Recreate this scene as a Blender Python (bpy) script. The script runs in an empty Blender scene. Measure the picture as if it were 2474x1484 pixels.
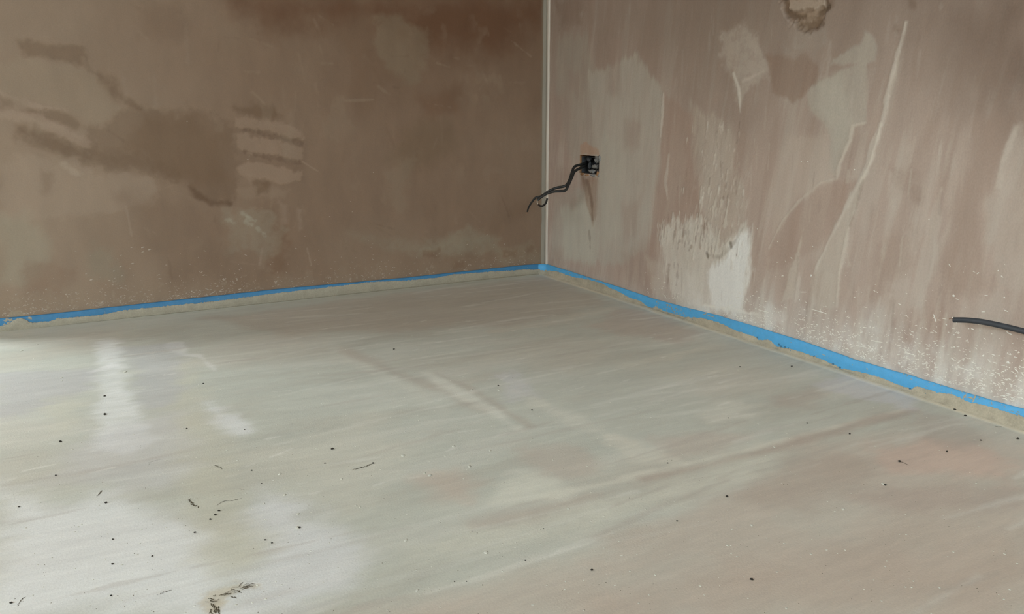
import bpy, bmesh, math, random
import numpy as np
from mathutils import Matrix, Vector

random.seed(7)
rng = np.random.default_rng(11)
scene = bpy.context.scene
COL = scene.collection

# ------------------------------------------------------------------ camera
IW, IH, FPX = 2474.0, 1484.0, 1973.0
CAM = np.array([-1.65634, -2.74974, 0.62])
# columns: camera right / up / forward in world axes (corner of the room = origin)
ROT = np.array([[0.87652498, 0.11087139, 0.46841381],
                [-0.48135638, 0.20189104, 0.85295724],
                [0.0, 0.9731123, -0.23033119]])
cam_d = bpy.data.cameras.new('camera')
cam = bpy.data.objects.new('camera', cam_d); COL.objects.link(cam)
cam_d.sensor_width = 36.0; cam_d.lens = FPX * 36.0 / IW; cam_d.clip_start = 0.02
m4 = Matrix.Identity(4)
for i in range(3):
    m4[i][0] = ROT[i, 0]; m4[i][1] = ROT[i, 1]; m4[i][2] = -ROT[i, 2]; m4[i][3] = CAM[i]
cam.matrix_world = m4
scene.camera = cam

# ------------------------------------------------------------------ sky, light, exposure
JAMB, OPEN_W, WALL_T, OPEN_H = -2.02, 1.25, 0.62, 2.15
world = bpy.data.worlds.new('overcast_sky'); scene.world = world
world.use_nodes = True
bg = world.node_tree.nodes['Background']
bg.inputs[0].default_value = (0.85, 1.0, 1.07, 1); bg.inputs[1].default_value = 3.0

def portal(name, loc, rot, sx, sy):
    l = bpy.data.lights.new(name, 'AREA'); l.shape = 'RECTANGLE'; l.size = sx; l.size_y = sy
    l.cycles.is_portal = True
    o = bpy.data.objects.new(name, l); COL.objects.link(o); o.location = loc; o.rotation_euler = rot
    return o
portal('doorway_portal', (JAMB - OPEN_W / 2, WALL_T, OPEN_H / 2), (math.radians(-90), 0, 0), OPEN_W, OPEN_H)
RX0, RY0, RH = -4.1, -4.5, 2.4
WIN = dict(y0=-3.3, y1=-1.3, z0=0.2, z1=2.15)
BWIN = dict(x0=-1.7, x1=-0.3, z0=1.15, z1=2.15)
portal('window_portal', (RX0 - .25, (WIN['y0'] + WIN['y1']) / 2, (WIN['z0'] + WIN['z1']) / 2), (0, math.radians(-90), 0),
       WIN['z1'] - WIN['z0'], WIN['y1'] - WIN['y0'])
portal('rear_fill_portal', ((BWIN['x0'] + BWIN['x1']) / 2, RY0 - .25, (BWIN['z0'] + BWIN['z1']) / 2), (math.radians(90), 0, 0),
       BWIN['x1'] - BWIN['x0'], BWIN['z1'] - BWIN['z0'])
vs = scene.view_settings
vs.view_transform = 'Standard'; vs.look = 'None'; vs.gamma = 1.0; vs.use_curve_mapping = False
vs.exposure = 2.53
scene.cycles.use_denoising = True
scene.cycles.max_bounces = 14; scene.cycles.diffuse_bounces = 10

# ------------------------------------------------------------------ helpers
def lin(c):
    c = np.asarray(c, float) / 255.0
    return np.where(c <= 0.04045, c / 12.92, ((c + 0.055) / 1.055) ** 2.4)

def ray(px, py):
    d = np.array([px - IW / 2, -(py - IH / 2), FPX]); d /= np.linalg.norm(d)
    return ROT @ d
def on_left(px, py, y=0.0):
    r = ray(px, py); return CAM + r * ((y - CAM[1]) / r[1])
def on_right(px, py, x=0.0):
    r = ray(px, py); return CAM + r * ((x - CAM[0]) / r[0])
def on_floor(px, py, z=0.0):
    r = ray(px, py); return CAM + r * ((z - CAM[2]) / r[2])
UV = {'L': lambda p: on_left(*p)[[0, 2]], 'R': lambda p: on_right(*p)[[1, 2]], 'F': lambda p: on_floor(*p)[[0, 1]]}

_perm = rng.random((256, 256))
def vnoise(x, y, seed=0):
    x = x + seed * 17.31; y = y + seed * 9.77
    xi = np.floor(x).astype(np.int64); yi = np.floor(y).astype(np.int64)
    fx = x - xi; fy = y - yi
    fx = fx * fx * fx * (fx * (fx * 6 - 15) + 10); fy = fy * fy * fy * (fy * (fy * 6 - 15) + 10)
    a = _perm[xi & 255, yi & 255]; b = _perm[(xi + 1) & 255, yi & 255]
    c = _perm[xi & 255, (yi + 1) & 255]; d = _perm[(xi + 1) & 255, (yi + 1) & 255]
    return ((a * (1 - fx) + b * fx) * (1 - fy) + (c * (1 - fx) + d * fx) * fy) * 2 - 1
def fbm(x, y, seed=0, oct=4, gain=0.5):
    s = 0; a = 1.0; n = 0
    for k in range(oct):
        s = s + a * vnoise(x, y, seed + 3 * k); n += a; a *= gain
        x = x * 2.03 + 0.7; y = y * 2.03 + 1.3
    return s / n
def sstep(a, b, x):
    t = np.clip((x - a) / (b - a), 0, 1); return t * t * (3 - 2 * t)

class Paint:
    """Stains, smears and relief of one surface, in that surface's own metres."""
    def __init__(self, key, u, v, base):
        self.f = UV[key]; self.u = u; self.v = v
        self.col = np.tile(lin(base), (len(u), 1)); self.disp = np.zeros(len(u))
    def _blend(self, idx, m, color, op, disp):
        if color is not None:
            k = (m * op)[:, None]
            self.col[idx] = self.col[idx] * (1 - k) + lin(color) * k
        if disp: self.disp[idx] += m * disp
    def _box(self, P, pad):
        lo = P.min(0) - pad; hi = P.max(0) + pad
        return np.nonzero((self.u > lo[0]) & (self.u < hi[0]) & (self.v > lo[1]) & (self.v < hi[1]))[0]
    def _warp(self, u, v, rag, fr, seed):
        return rag * fbm(u * fr[0], v * fr[1], seed, 4, 0.6) * 1.8
    def blob(self, pts, color, op=1.0, soft=0.006, rag=0.008, fr=(35, 35), disp=0.0, patch=0.0, pfr=(60, 60), seed=None):
        P = np.array([self.f(p) for p in pts])
        idx = self._box(P, soft + 2 * rag + .005)
        if not len(idx): return
        seed = seed if seed is not None else int(abs(pts[0][0] * 7 + pts[0][1] * 3)) % 97
        u = self.u[idx]; v = self.v[idx]
        d2 = np.full(len(idx), 1e9); ins = np.zeros(len(idx), bool)
        for i in range(len(P)):
            a = P[i]; b = P[(i + 1) % len(P)]; e = b - a
            t = np.clip(((u - a[0]) * e[0] + (v - a[1]) * e[1]) / max(e @ e, 1e-12), 0, 1)
            d2 = np.minimum(d2, (u - a[0] - t * e[0]) ** 2 + (v - a[1] - t * e[1]) ** 2)
            if a[1] != b[1]:
                c = ((a[1] > v) != (b[1] > v)) & (u < (b[0] - a[0]) * (v - a[1]) / (b[1] - a[1]) + a[0])
                ins ^= c
        d = np.sqrt(d2) * np.where(ins, -1, 1) + self._warp(u, v, rag, fr, seed)
        m = sstep(soft, -soft, d)
        if patch: m = m * (1 - patch * sstep(-.15, .35, fbm(u * pfr[0], v * pfr[1], seed + 31)))
        self._blend(idx, m, color, op, disp)
    def stroke(self, pts, w, color, op=1.0, soft=0.003, rag=0.002, fr=(50, 50), disp=0.0, patch=0.0, pfr=(60, 60), seed=None):
        P = np.array([self.f(p) for p in pts]); W = np.interp(np.arange(len(P)), np.linspace(0, len(P) - 1, len(w)), w) / 2
        idx = self._box(P, W.max() + soft + 2 * rag + .004)
        if not len(idx): return
        seed = seed if seed is not None else int(abs(pts[0][0] * 5 + pts[0][1] * 11)) % 97
        u = self.u[idx]; v = self.v[idx]; d = np.full(len(idx), 1e9)
        for i in range(len(P) - 1):
            a = P[i]; e = P[i + 1] - a
            t = np.clip(((u - a[0]) * e[0] + (v - a[1]) * e[1]) / max(e @ e, 1e-12), 0, 1)
            d = np.minimum(d, np.hypot(u - a[0] - t * e[0], v - a[1] - t * e[1]) - (W[i] + t * (W[i + 1] - W[i])))
        d = d + self._warp(u, v, rag, fr, seed)
        m = sstep(soft, -soft, d)
        if patch: m = m * (1 - patch * sstep(-.15, .35, fbm(u * pfr[0], v * pfr[1], seed + 31)))
        self._blend(idx, m, color, op, disp)
    def field(self, m, color, op=1.0, disp=0.0):
        self._blend(np.arange(len(self.u)), m, color, op, disp)

def grid_mesh(name, us, vs_, place, paint, hole=None):
    """One continuous surface mesh from grid lines, with its stain colours and relief."""
    nu, nv = len(us), len(vs_)
    U, V = np.meshgrid(us, vs_, indexing='ij'); U = U.ravel(); V = V.ravel()
    col, disp = paint(U, V)
    co = place(U, V, disp)
    I, J = np.meshgrid(np.arange(nu - 1), np.arange(nv - 1), indexing='ij'); I = I.ravel(); J = J.ravel()
    if hole is not None:
        k = ~hole((us[I] + us[I + 1]) / 2, (vs_[J] + vs_[J + 1]) / 2); I = I[k]; J = J[k]
    a = I * nv + J
    F = np.stack([a, a + nv, a + nv + 1, a + 1], 1).astype(np.int32)
    n = np.cross(co[F[0, 1]] - co[F[0, 0]], co[F[0, 3]] - co[F[0, 0]])
    if place.normal @ n < 0: F = F[:, ::-1]
    me = mesh_arrays(name, co, F)
    ca = me.color_attributes.new('Col', 'FLOAT_COLOR', 'POINT')
    rgba = np.ones((len(co), 4), np.float32); rgba[:, :3] = col
    ca.data.foreach_set('color', rgba.ravel())
    return me

def mesh_arrays(name, co, F, smooth=True):
    co = np.asarray(co, np.float32); F = np.asarray(F, np.int32); k = F.shape[1]
    me = bpy.data.meshes.new(name)
    me.vertices.add(len(co)); me.vertices.foreach_set('co', co.ravel())
    me.loops.add(F.size); me.loops.foreach_set('vertex_index', np.ascontiguousarray(F).ravel())
    me.polygons.add(len(F)); me.polygons.foreach_set('loop_start', np.arange(0, F.size, k, dtype=np.int32))
    me.update(calc_edges=True)
    if smooth: me.polygons.foreach_set('use_smooth', np.ones(len(F), bool))
    return me

def link(name, me, mat, parent=None, kind=None, label=None, cat=None, group=None):
    o = bpy.data.objects.new(name, me); COL.objects.link(o)
    if mat is not None and me is not None: me.materials.clear(); me.materials.append(mat)
    if parent is not None: o.parent = parent
    for k, v in (('kind', kind), ('label', label), ('category', cat), ('group', group)):
        if v: o[k] = v
    return o
def empty(name, loc, label, cat, group=None):
    o = link(name, None, None, None, None, label, cat, group); o.location = loc; return o
def from_bm(name, bm, mat, parent=None, smooth=False, **kw):
    me = bpy.data.meshes.new(name); bm.normal_update(); bm.to_mesh(me); bm.free()
    if smooth:
        for p in me.polygons: p.use_smooth = True
    return link(name, me, mat, parent, **kw)
def box(bm, lo, hi, bevel=0.0):
    lo = Vector(lo); hi = Vector(hi)
    r = bmesh.ops.create_cube(bm, size=1.0)
    for v in r['verts']: v.co = Vector(((lo[i] + hi[i]) / 2 + v.co[i] * (hi[i] - lo[i]) for i in range(3)))
    if bevel:
        es = list({e for v in r['verts'] for e in v.link_edges})
        bmesh.ops.bevel(bm, geom=es, offset=bevel, segments=2, affect='EDGES', profile=.5)

def spline(P, n):
    P = np.asarray(P, float); t = np.arange(len(P)); tt = np.linspace(0, len(P) - 1, n); out = []
    for x in tt:
        i = min(int(x), len(P) - 2); s = x - i
        p0 = P[max(i - 1, 0)]; p1 = P[i]; p2 = P[i + 1]; p3 = P[min(i + 2, len(P) - 1)]
        out.append(.5 * ((2 * p1) + (p2 - p0) * s + (2 * p0 - 5 * p1 + 4 * p2 - p3) * s * s + (3 * p1 - p0 - 3 * p2 + p3) * s ** 3))
    return np.array(out)
def tube(path, rad, sides=12, flat=1.0, up=(0, 0, 1)):
    """Swept closed tube; flat < 1 squeezes it into an oval sheath."""
    path = np.asarray(path, float); n = len(path)
    rad = np.interp(np.arange(n), np.linspace(0, n - 1, len(np.atleast_1d(rad))), np.atleast_1d(rad))
    co = []; F = []
    tang = np.gradient(path, axis=0); tang /= np.linalg.norm(tang, axis=1)[:, None]
    s = np.asarray(up, float)
    for i in range(n):
        s = s - (s @ tang[i]) * tang[i]; s /= np.linalg.norm(s); b = np.cross(tang[i], s)
        for k in range(sides):
            a = 2 * math.pi * k / sides
            co.append(path[i] + rad[i] * (math.cos(a) * s + flat * math.sin(a) * b))
    for i in range(n - 1):
        for k in range(sides):
            k2 = (k + 1) % sides
            F.append((i * sides + k, i * sides + k2, (i + 1) * sides + k2, (i + 1) * sides + k))
    bm = bmesh.new(); vsx = [bm.verts.new(c) for c in co]
    for f in F: bm.faces.new([vsx[i] for i in f])
    bm.faces.new(vsx[:sides]); bm.faces.new(vsx[-sides:])
    bmesh.ops.recalc_face_normals(bm, faces=bm.faces)
    return bm

# ------------------------------------------------------------------ materials
def nodes(name):
    m = bpy.data.materials.new(name); m.use_nodes = True
    nt = m.node_tree; b = nt.nodes['Principled BSDF']
    return m, nt, b
def N(nt, t, **kw):
    n = nt.nodes.new(t)
    for k, v in kw.items(): setattr(n, k, v)
    return n
def noise_fac(nt, coord, scale, stretch=(1, 1, 1), detail=4, rough=.6):
    mp = N(nt, 'ShaderNodeMapping'); mp.inputs['Scale'].default_value = stretch
    nt.links.new(coord, mp.inputs['Vector'])
    n = N(nt, 'ShaderNodeTexNoise'); n.inputs['Scale'].default_value = scale
    n.inputs['Detail'].default_value = detail; n.inputs['Roughness'].default_value = rough
    nt.links.new(mp.outputs[0], n.inputs['Vector'])
    return n.outputs['Fac']
def surface_mat(name, layers, rough=(0.6, 0.8), spec=.35, bump=(120, .0006), base=None, attr=True):
    """Stain colours from the mesh times node-noise grain; layers = (scale, stretch, low, high)."""
    m, nt, b = nodes(name); L = nt.links.new
    tc = N(nt, 'ShaderNodeTexCoord'); obj = tc.outputs['Object']
    if attr:
        at = N(nt, 'ShaderNodeAttribute', attribute_name='Col'); cur = at.outputs['Color']
    else:
        rgb = N(nt, 'ShaderNodeRGB'); rgb.outputs[0].default_value = (*lin(base), 1); cur = rgb.outputs[0]
    for sc, st, lo, hi in layers:
        f = noise_fac(nt, obj, sc, st)
        mr = N(nt, 'ShaderNodeMapRange'); mr.inputs['From Min'].default_value = .3; mr.inputs['From Max'].default_value = .7
        mr.inputs['To Min'].default_value = lo; mr.inputs['To Max'].default_value = hi
        L(f, mr.inputs['Value'])
        mx = N(nt, 'ShaderNodeVectorMath', operation='SCALE'); L(cur, mx.inputs[0]); L(mr.outputs[0], mx.inputs['Scale'])
        cur = mx.outputs[0]
    L(cur, b.inputs['Base Color'])
    f = noise_fac(nt, obj, 9, (1, 1, 1))
    mr = N(nt, 'ShaderNodeMapRange'); mr.inputs['To Min'].default_value = rough[0]; mr.inputs['To Max'].default_value = rough[1]
    L(f, mr.inputs['Value']); L(mr.outputs[0], b.inputs['Roughness'])
    b.inputs['Specular IOR Level'].default_value = spec
    if bump:
        bp = N(nt, 'ShaderNodeBump'); bp.inputs['Distance'].default_value = bump[1]; bp.inputs['Strength'].default_value = 1
        L(noise_fac(nt, obj, bump[0], (1, 1, 1), 5, .65), bp.inputs['Height']); L(bp.outputs[0], b.inputs['Normal'])
    return m

M_WL = surface_mat('damp_plaster', [(14, (1, 1, .45), .94, 1.06), (300, (1, 1, 1), .95, 1.05)], (.65, .85), .25, (260, .0004))
M_WR = surface_mat('streaked_plaster', [(22, (1, 1, .25), .95, 1.05), (300, (1, 1, .6), .94, 1.06)], (.65, .85), .25, (240, .0005))
M_FL = surface_mat('screed', [(7, (.35, 1.8, 1), .95, 1.05), (30, (.3, 1.8, 1), .955, 1.045), (120, (.3, 1.5, 1), .965, 1.035), (420, (1, 1, 1), .955, 1.045)], (.45, .65), .4, (300, .0004))
M_PLAIN = surface_mat('plain_plaster', [(5, (1, 1, .5), .9, 1.1)], (.7, .85), .25, None, (172, 146, 128), False)
M_CEIL = surface_mat('ceiling_plaster', [(4, (1, 1, 1), .95, 1.05)], (.7, .85), .25, None, (188, 178, 168), False)
M_LIP = surface_mat('screed_lip', [(30, (1, 1, 1), .9, 1.08), (300, (1, 1, 1), .9, 1.1)], (.7, .9), .2, (260, .0008), (166, 158, 140), False)
M_LIPR = surface_mat('cream_screed_lip', [(3, (1, 1, 1), .85, 1.15), (45, (1, 1, 1), .82, 1.12), (300, (1, 1, 1), .9, 1.1)], (.7, .9), .2, (260, .0008), (180, 169, 148), False)
M_BLUE = surface_mat('blue_foam', [(60, (1, 1, 1), .93, 1.06), (500, (1, 1, 1), .95, 1.05)], (.45, .6), .4, (500, .0002), (88, 170, 220), False)
M_BLUEL = surface_mat('shaded_blue_foam_run', [(60, (1, 1, 1), .88, 1.08), (500, (1, 1, 1), .93, 1.06)], (.45, .6), .4, (500, .0002), (62, 124, 166), False)  # same foam; shade on the left run painted in as a darker blue
M_SPLASH = surface_mat('pale_splash', [(80, (1, 1, 1), .9, 1.1)], (.7, .9), .2, None, (232, 226, 214), False)
M_SPLL = surface_mat('dull_splash', [(80, (1, 1, 1), .85, 1.15)], (.7, .9), .2, None, (176, 160, 144), False)  # darker splash colour for the left wall, close to its plaster
M_BEAD = surface_mat('pale_corner_bead', [(20, (1, 1, .3), .92, 1.06)], (.5, .7), .3, None, (206, 196, 182), False)
M_BEADG = surface_mat('grey_fillet', [(20, (1, 1, .3), .9, 1.06)], (.6, .8), .25, None, (146, 138, 124), False)
M_TAN = surface_mat('cut_plaster', [(90, (1, 1, 1), .8, 1.15)], (.8, .95), .2, (300, .001), (168, 130, 96), False)
M_BOX = surface_mat('dull_metal', [(70, (1, 1, 1), .6, 1.3)], (.5, .8), .4, (200, .001), (72, 74, 76), False)
M_DARK = surface_mat('box_shadow_metal', [(70, (1, 1, 1), .7, 1.2)], (.5, .8), .3, None, (44, 44, 46), False)
M_SMEAR = surface_mat('grey_smear', [(200, (1, 1, 1), .8, 1.15)], (.7, .9), .2, (300, .001), (140, 138, 134), False)
M_BLACK = surface_mat('black_sheath', [(80, (1, 1, 1), .8, 1.3)], (.4, .6), .4, None, (40, 39, 37), False)
M_GREYBLK = surface_mat('charcoal_sheath', [(50, (1, 1, 1), .85, 1.2)], (.45, .6), .4, None, (56, 58, 62), False)
M_COPPER = surface_mat('dull_copper', [(200, (1, 1, 1), .9, 1.1)], (.35, .5), .5, None, (150, 116, 92), False)
M_BARE = surface_mat('bare_wire', [(200, (1, 1, 1), .9, 1.1)], (.3, .4), .6, None, (225, 220, 205), False)
M_GRIT = surface_mat('dark_grit', [(300, (1, 1, 1), .7, 1.3)], (.7, .9), .2, None, (52, 48, 42), False)
M_DUST = surface_mat('dust_grey', [(300, (1, 1, 1), .7, 1.3)], (.7, .9), .2, None, (118, 110, 92), False)
M_CRACK = surface_mat('crack_shadow', [(300, (1, 1, 1), .7, 1.3)], (.8, .95), .1, None, (88, 80, 64), False)
M_NIB = surface_mat('pale_nib', [(200, (1, 1, 1), .9, 1.1)], (.7, .9), .2, None, (206, 202, 188), False)
M_WHITE = surface_mat('white_frame', [(20, (1, 1, 1), .97, 1.03)], (.4, .5), .4, None, (225, 225, 222), False)
M_BLOCK = surface_mat('sky_block_render', [(6, (1, 1, 1), .9, 1.1)], (.8, .9), .2, None, (120, 104, 92), False)  # for the added sky blockers outside
M_GROUND = surface_mat('garden_ground', [(6, (1, 1, 1), .8, 1.2)], (.8, .9), .2, None, (120, 112, 100), False)

# ------------------------------------------------------------------ paint: left wall
PINK = (178, 152, 134)
def paint_left(u, v):
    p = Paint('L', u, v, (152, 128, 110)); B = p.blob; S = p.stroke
    p.field(sstep(-.3, .5, fbm(u * 2.2, v * 2.2, 1)), (164, 144, 126), .5)
    p.field(sstep(.0, .5, fbm(u * 6, v * 4, 4)), (142, 116, 96), .4)
    p.field(sstep(-1.0, -1.9, u), (176, 158, 142), .55)                      # paler towards the doorway, floor bounce put into the colour
    p.field(sstep(.45, 1.0, v + .12 * fbm(u * 3, v * 3, 8)) * sstep(-1.35, -.5, u), (120, 90, 68), .55)
    DK = (122, 98, 78); PL = (182, 160, 144); GY = (164, 150, 133)
    # red-brown damp at the top by the corner
    B([(560, 0), (1310, 0), (1310, 60), (1180, 130), (1000, 110), (880, 40), (640, 60)], (108, 70, 44), .62, .07, .03, (12, 12))
    B([(1010, 237), (1114, 205), (1110, 275), (1030, 285)], (124, 88, 64), .35, .03, .015, (20, 20))
    B([(891, 100), (913, 53), (957, 35), (1027, 79), (1018, 197), (992, 210), (935, 166)], (150, 132, 112), .55, .02, .02, (20, 20))
    B([(1000, 300), (1100, 290), (1110, 380), (1010, 400), (930, 390)], (132, 112, 90), .35, .03, .02, (15, 15))
    B([(1180, 310), (1230, 330), (1290, 350), (1280, 370), (1210, 365)], (160, 138, 120), .4, .01, .01)
    B([(930, 420), (980, 380), (1010, 380), (985, 430), (975, 520), (945, 500)], (160, 142, 124), .4, .02, .015)
    # swoosh and pale bloom low down near the corner
    S([(843, 565), (913, 583), (1022, 600), (1120, 590), (1200, 578)], [.012, .05, .06, .03], (168, 156, 138), .45, .02, .012, (18, 18), patch=.5)
    B([(1070, 580), (1130, 545), (1200, 575), (1210, 605), (1110, 618), (1010, 605)], (170, 160, 142), .5, .015, .012, patch=.3)
    B([(1190, 600), (1290, 585), (1305, 632), (1210, 640)], (166, 154, 134), .45, .015, .012, patch=.4)
    for (x, y, w) in ((1232, 613, 16), (1280, 603, 10), (1040, 612, 20), (1110, 640, 12)):
        B([(x - w, y - 9), (x + w, y - 9), (x + w, y + 9), (x - w, y + 9)], (130, 92, 68), .4, .008, .008)
    # dark trowelled smears on the left
    B([(40, 100), (110, 106), (195, 113), (213, 163), (270, 188), (312, 238), (335, 264), (285, 245), (238, 192), (203, 160), (120, 142), (70, 138)], DK, .5, .012, .01)
    B([(265, 285), (330, 258), (420, 270), (490, 270), (572, 308), (574, 470), (552, 496), (480, 486), (455, 448), (390, 428),
       (300, 418), (230, 408), (150, 378), (100, 362), (40, 328), (35, 297), (100, 312), (200, 347), (215, 330), (205, 306), (250, 302)],
      DK, .42, .016, .016)
    B([(350, 285), (480, 285), (540, 330), (540, 440), (470, 440), (380, 400), (300, 360)], (130, 104, 82), .4, .03, .02, (14, 14))
    S([(35, 305), (110, 340), (200, 376), (330, 388), (430, 428)], [.02, .04, .03], (120, 96, 76), .32, .018, .014)
    S([(456, 450), (479, 473), (509, 490), (555, 492)], [.012, .02, .014], (104, 80, 60), .6, .008, .004)
    B([(50, 268), (110, 262), (165, 270), (196, 302), (180, 312), (130, 296), (80, 284)], DK, .45, .008, .006)
    B([(0, 236), (25, 242), (30, 260), (0, 262)], DK, .4, .01, .008)
    S([(0, 220), (30, 234), (80, 254), (160, 264)], [.012, .016, .01], PL, .6, .006, .006, patch=.4, disp=.0006)
    S([(0, 276), (80, 284), (150, 312), (205, 346)], [.03, .03, .022], PL, .5, .008, .008, disp=.0008)
    B([(215, 170), (275, 240), (282, 262), (250, 300), (205, 306), (165, 262), (60, 250), (0, 215), (0, 150), (80, 142), (150, 155)], (168, 150, 132), .45, .01, .01)
    B([(36, 380), (85, 370), (120, 400), (128, 412), (148, 388), (178, 378), (232, 428), (300, 410), (350, 424), (386, 452),
       (370, 490), (230, 520), (0, 540), (0, 400)], (178, 158, 142), .5, .012, .01)
    S([(158, 402), (190, 420)], [.02, .012], (196, 178, 162), .45, .006, .006)
    B([(100, 410), (130, 415), (125, 470), (105, 465)], DK, .3, .01, .008)
    B([(0, 525), (110, 530), (120, 600), (80, 660), (0, 690)], (172, 162, 146), .55, .03, .02, (14, 14))
    B([(218, 590), (270, 600), (300, 680), (230, 680), (210, 630)], (160, 150, 134), .45, .02, .015)
    B([(60, 640), (140, 630), (180, 660), (160, 720), (60, 710)], (150, 122, 104), .4, .02, .015)
    # three wide pale brush bars
    BAR = (174, 150, 132)
    B([(566, 300), (600, 284), (740, 330), (740, 440), (570, 425)], (138, 114, 96), .35, .012, .006)
    B([(573, 288), (600, 280), (617, 288), (646, 287), (697, 303), (728, 318), (733, 337), (713, 334), (672, 323), (619, 311), (573, 305)], BAR, .66, .005, .006, (60, 60), .0006)
    B([(573, 323), (594, 321), (609, 331), (661, 334), (713, 353), (733, 357), (733, 384), (703, 384), (672, 373), (609, 371), (578, 360)], BAR, .66, .005, .006, (60, 60), .0006)
    B([(573, 407), (600, 390), (630, 396), (682, 402), (713, 415), (733, 411), (729, 438), (682, 443), (630, 431), (578, 421)], BAR, .68, .005, .006, (60, 60), .0006)
    S([(590, 314), (640, 324), (700, 340), (730, 346)], [.012, .016, .01], (126, 104, 88), .6, .004, .006, (90, 90), patch=.6, pfr=(120, 120))
    S([(592, 365), (640, 378), (700, 390), (728, 396)], [.008, .02, .012], (130, 106, 90), .6, .004, .006, (90, 90), patch=.5, pfr=(120, 120))
    S([(600, 430), (625, 448)], [.02, .012], BAR, .5, .006, .006)
    B([(570, 455), (640, 450), (700, 460), (690, 478), (575, 478)], (168, 146, 128), .5, .008, .008)
    B([(612, 440), (660, 440), (650, 470), (622, 468)], (124, 98, 76), .55, .008, .008)
    # grey patch under the bars
    B([(540, 510), (600, 498), (655, 505), (668, 545), (692, 560), (684, 600), (640, 620), (560, 610), (545, 560)], GY, .55, .012, .02, (26, 26), patch=.35)
    for (x, y) in ((592, 520), (607, 530), (555, 535), (600, 540), (630, 560)):
        S([(x - 8, y - 5), (x + 9, y + 4)], [.012, .01], (186, 178, 162), .55, .005, .006)
    B([(670, 480), (695, 495), (696, 540), (680, 535)], PL, .4, .01, .008)
    S([(722, 510), (726, 550)], [.02, .014], PL, .45, .008, .006)
    S([(634, 600), (627, 640)], [.008, .004], PL, .5, .004, .003)
    B([(680, 560), (700, 560), (690, 660), (650, 660), (660, 610)], (134, 104, 82), .45, .02, .015)
    B([(300, 480), (420, 470), (540, 520), (540, 660), (420, 680), (330, 560)], (140, 116, 98), .45, .04, .03, (10, 10))
    B([(570, 262), (640, 250), (680, 280), (640, 290), (600, 286)], (118, 94, 72), .5, .015, .012)
    S([(610, 222), (640, 252)], [.006, .008], (166, 146, 128), .5, .004, .004)
    S([(834, 243), (870, 242), (902, 241)], [.008, .008], (164, 144, 126), .5, .003, .002, disp=.001)
    S([(915, 210), (940, 228)], [.008, .006], (160, 140, 122), .45, .004, .004)
    S([(1055, 152), (1085, 162)], [.006, .005], (160, 138, 118), .5, .004, .003)
    S([(730, 390), (768, 414)], [.005, .003], (178, 156, 138), .6, .002, .001)
    S([(742, 600), (752, 640)], [.006, .005], (186, 168, 150), .55, .003, .002)
    S([(305, 500), (318, 570)], [.004, .006], (180, 160, 144), .5, .003, .002)
    S([(683, 205), (688, 260)], [.006, .006], (160, 140, 124), .4, .004, .003)
    for (x, y0, y1) in ((450, 60, 150), (300, 190, 235), (372, 180, 260), (203, 140, 165)):
        S([(x, y0), (x + 4, y1)], [.008, .012], (172, 152, 136), .3, .006, .004)
    B([(330, 20), (430, 0), (450, 60), (420, 100), (340, 90)], (132, 108, 90), .35, .03, .02, (14, 14))
    # skim drag next to the corner
    S([(1313, 0), (1312, 300), (1310, 640)], [.016, .014], (150, 142, 126), .6, .006, .004, (30, 6))
    B([(18, 758), (30, 751), (45, 752), (60, 757), (58, 766), (14, 770)], (190, 180, 158), .7, .004, .004, (70, 70))
    # dusty band just above the foam strip
    p.field(sstep(.13, .03, v + .03 * fbm(u * 9, v * 9, 3)), (168, 148, 128), .35)
    p.field(sstep(.35, .6, fbm(u * 90, v * 90, 21)) * sstep(.14, .03, v), (196, 182, 164), .4)
    r4 = np.random.default_rng(21)
    for i in range(110):
        x = r4.uniform(0, 1290); y = r4.uniform(10, 690 - .1 * x); l = r4.uniform(12, 70); a_ = r4.normal(1.45, .35) if r4.random() < .65 else r4.normal(.25, .3)
        pale = r4.random() < .6
        S([(x, y), (x + l * math.cos(a_), y + l * math.sin(a_))], [.002, r4.uniform(.004, .018), .003], (176, 156, 138) if pale else (120, 96, 76), r4.uniform(.1, .28), r4.uniform(.002, .008), .004, (50, 30))
    p.field(sstep(.2, .5, fbm(u * 18, v * 12, 60)) * sstep(.0, .4, fbm(u * 4, v * 4, 61)), (172, 154, 136), .22)
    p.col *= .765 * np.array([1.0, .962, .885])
    p.disp += .0012 * fbm(u * 5, v * 5, 40) + .0004 * fbm(u * 30, v * 22, 41)
    return p.col, p.disp

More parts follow.
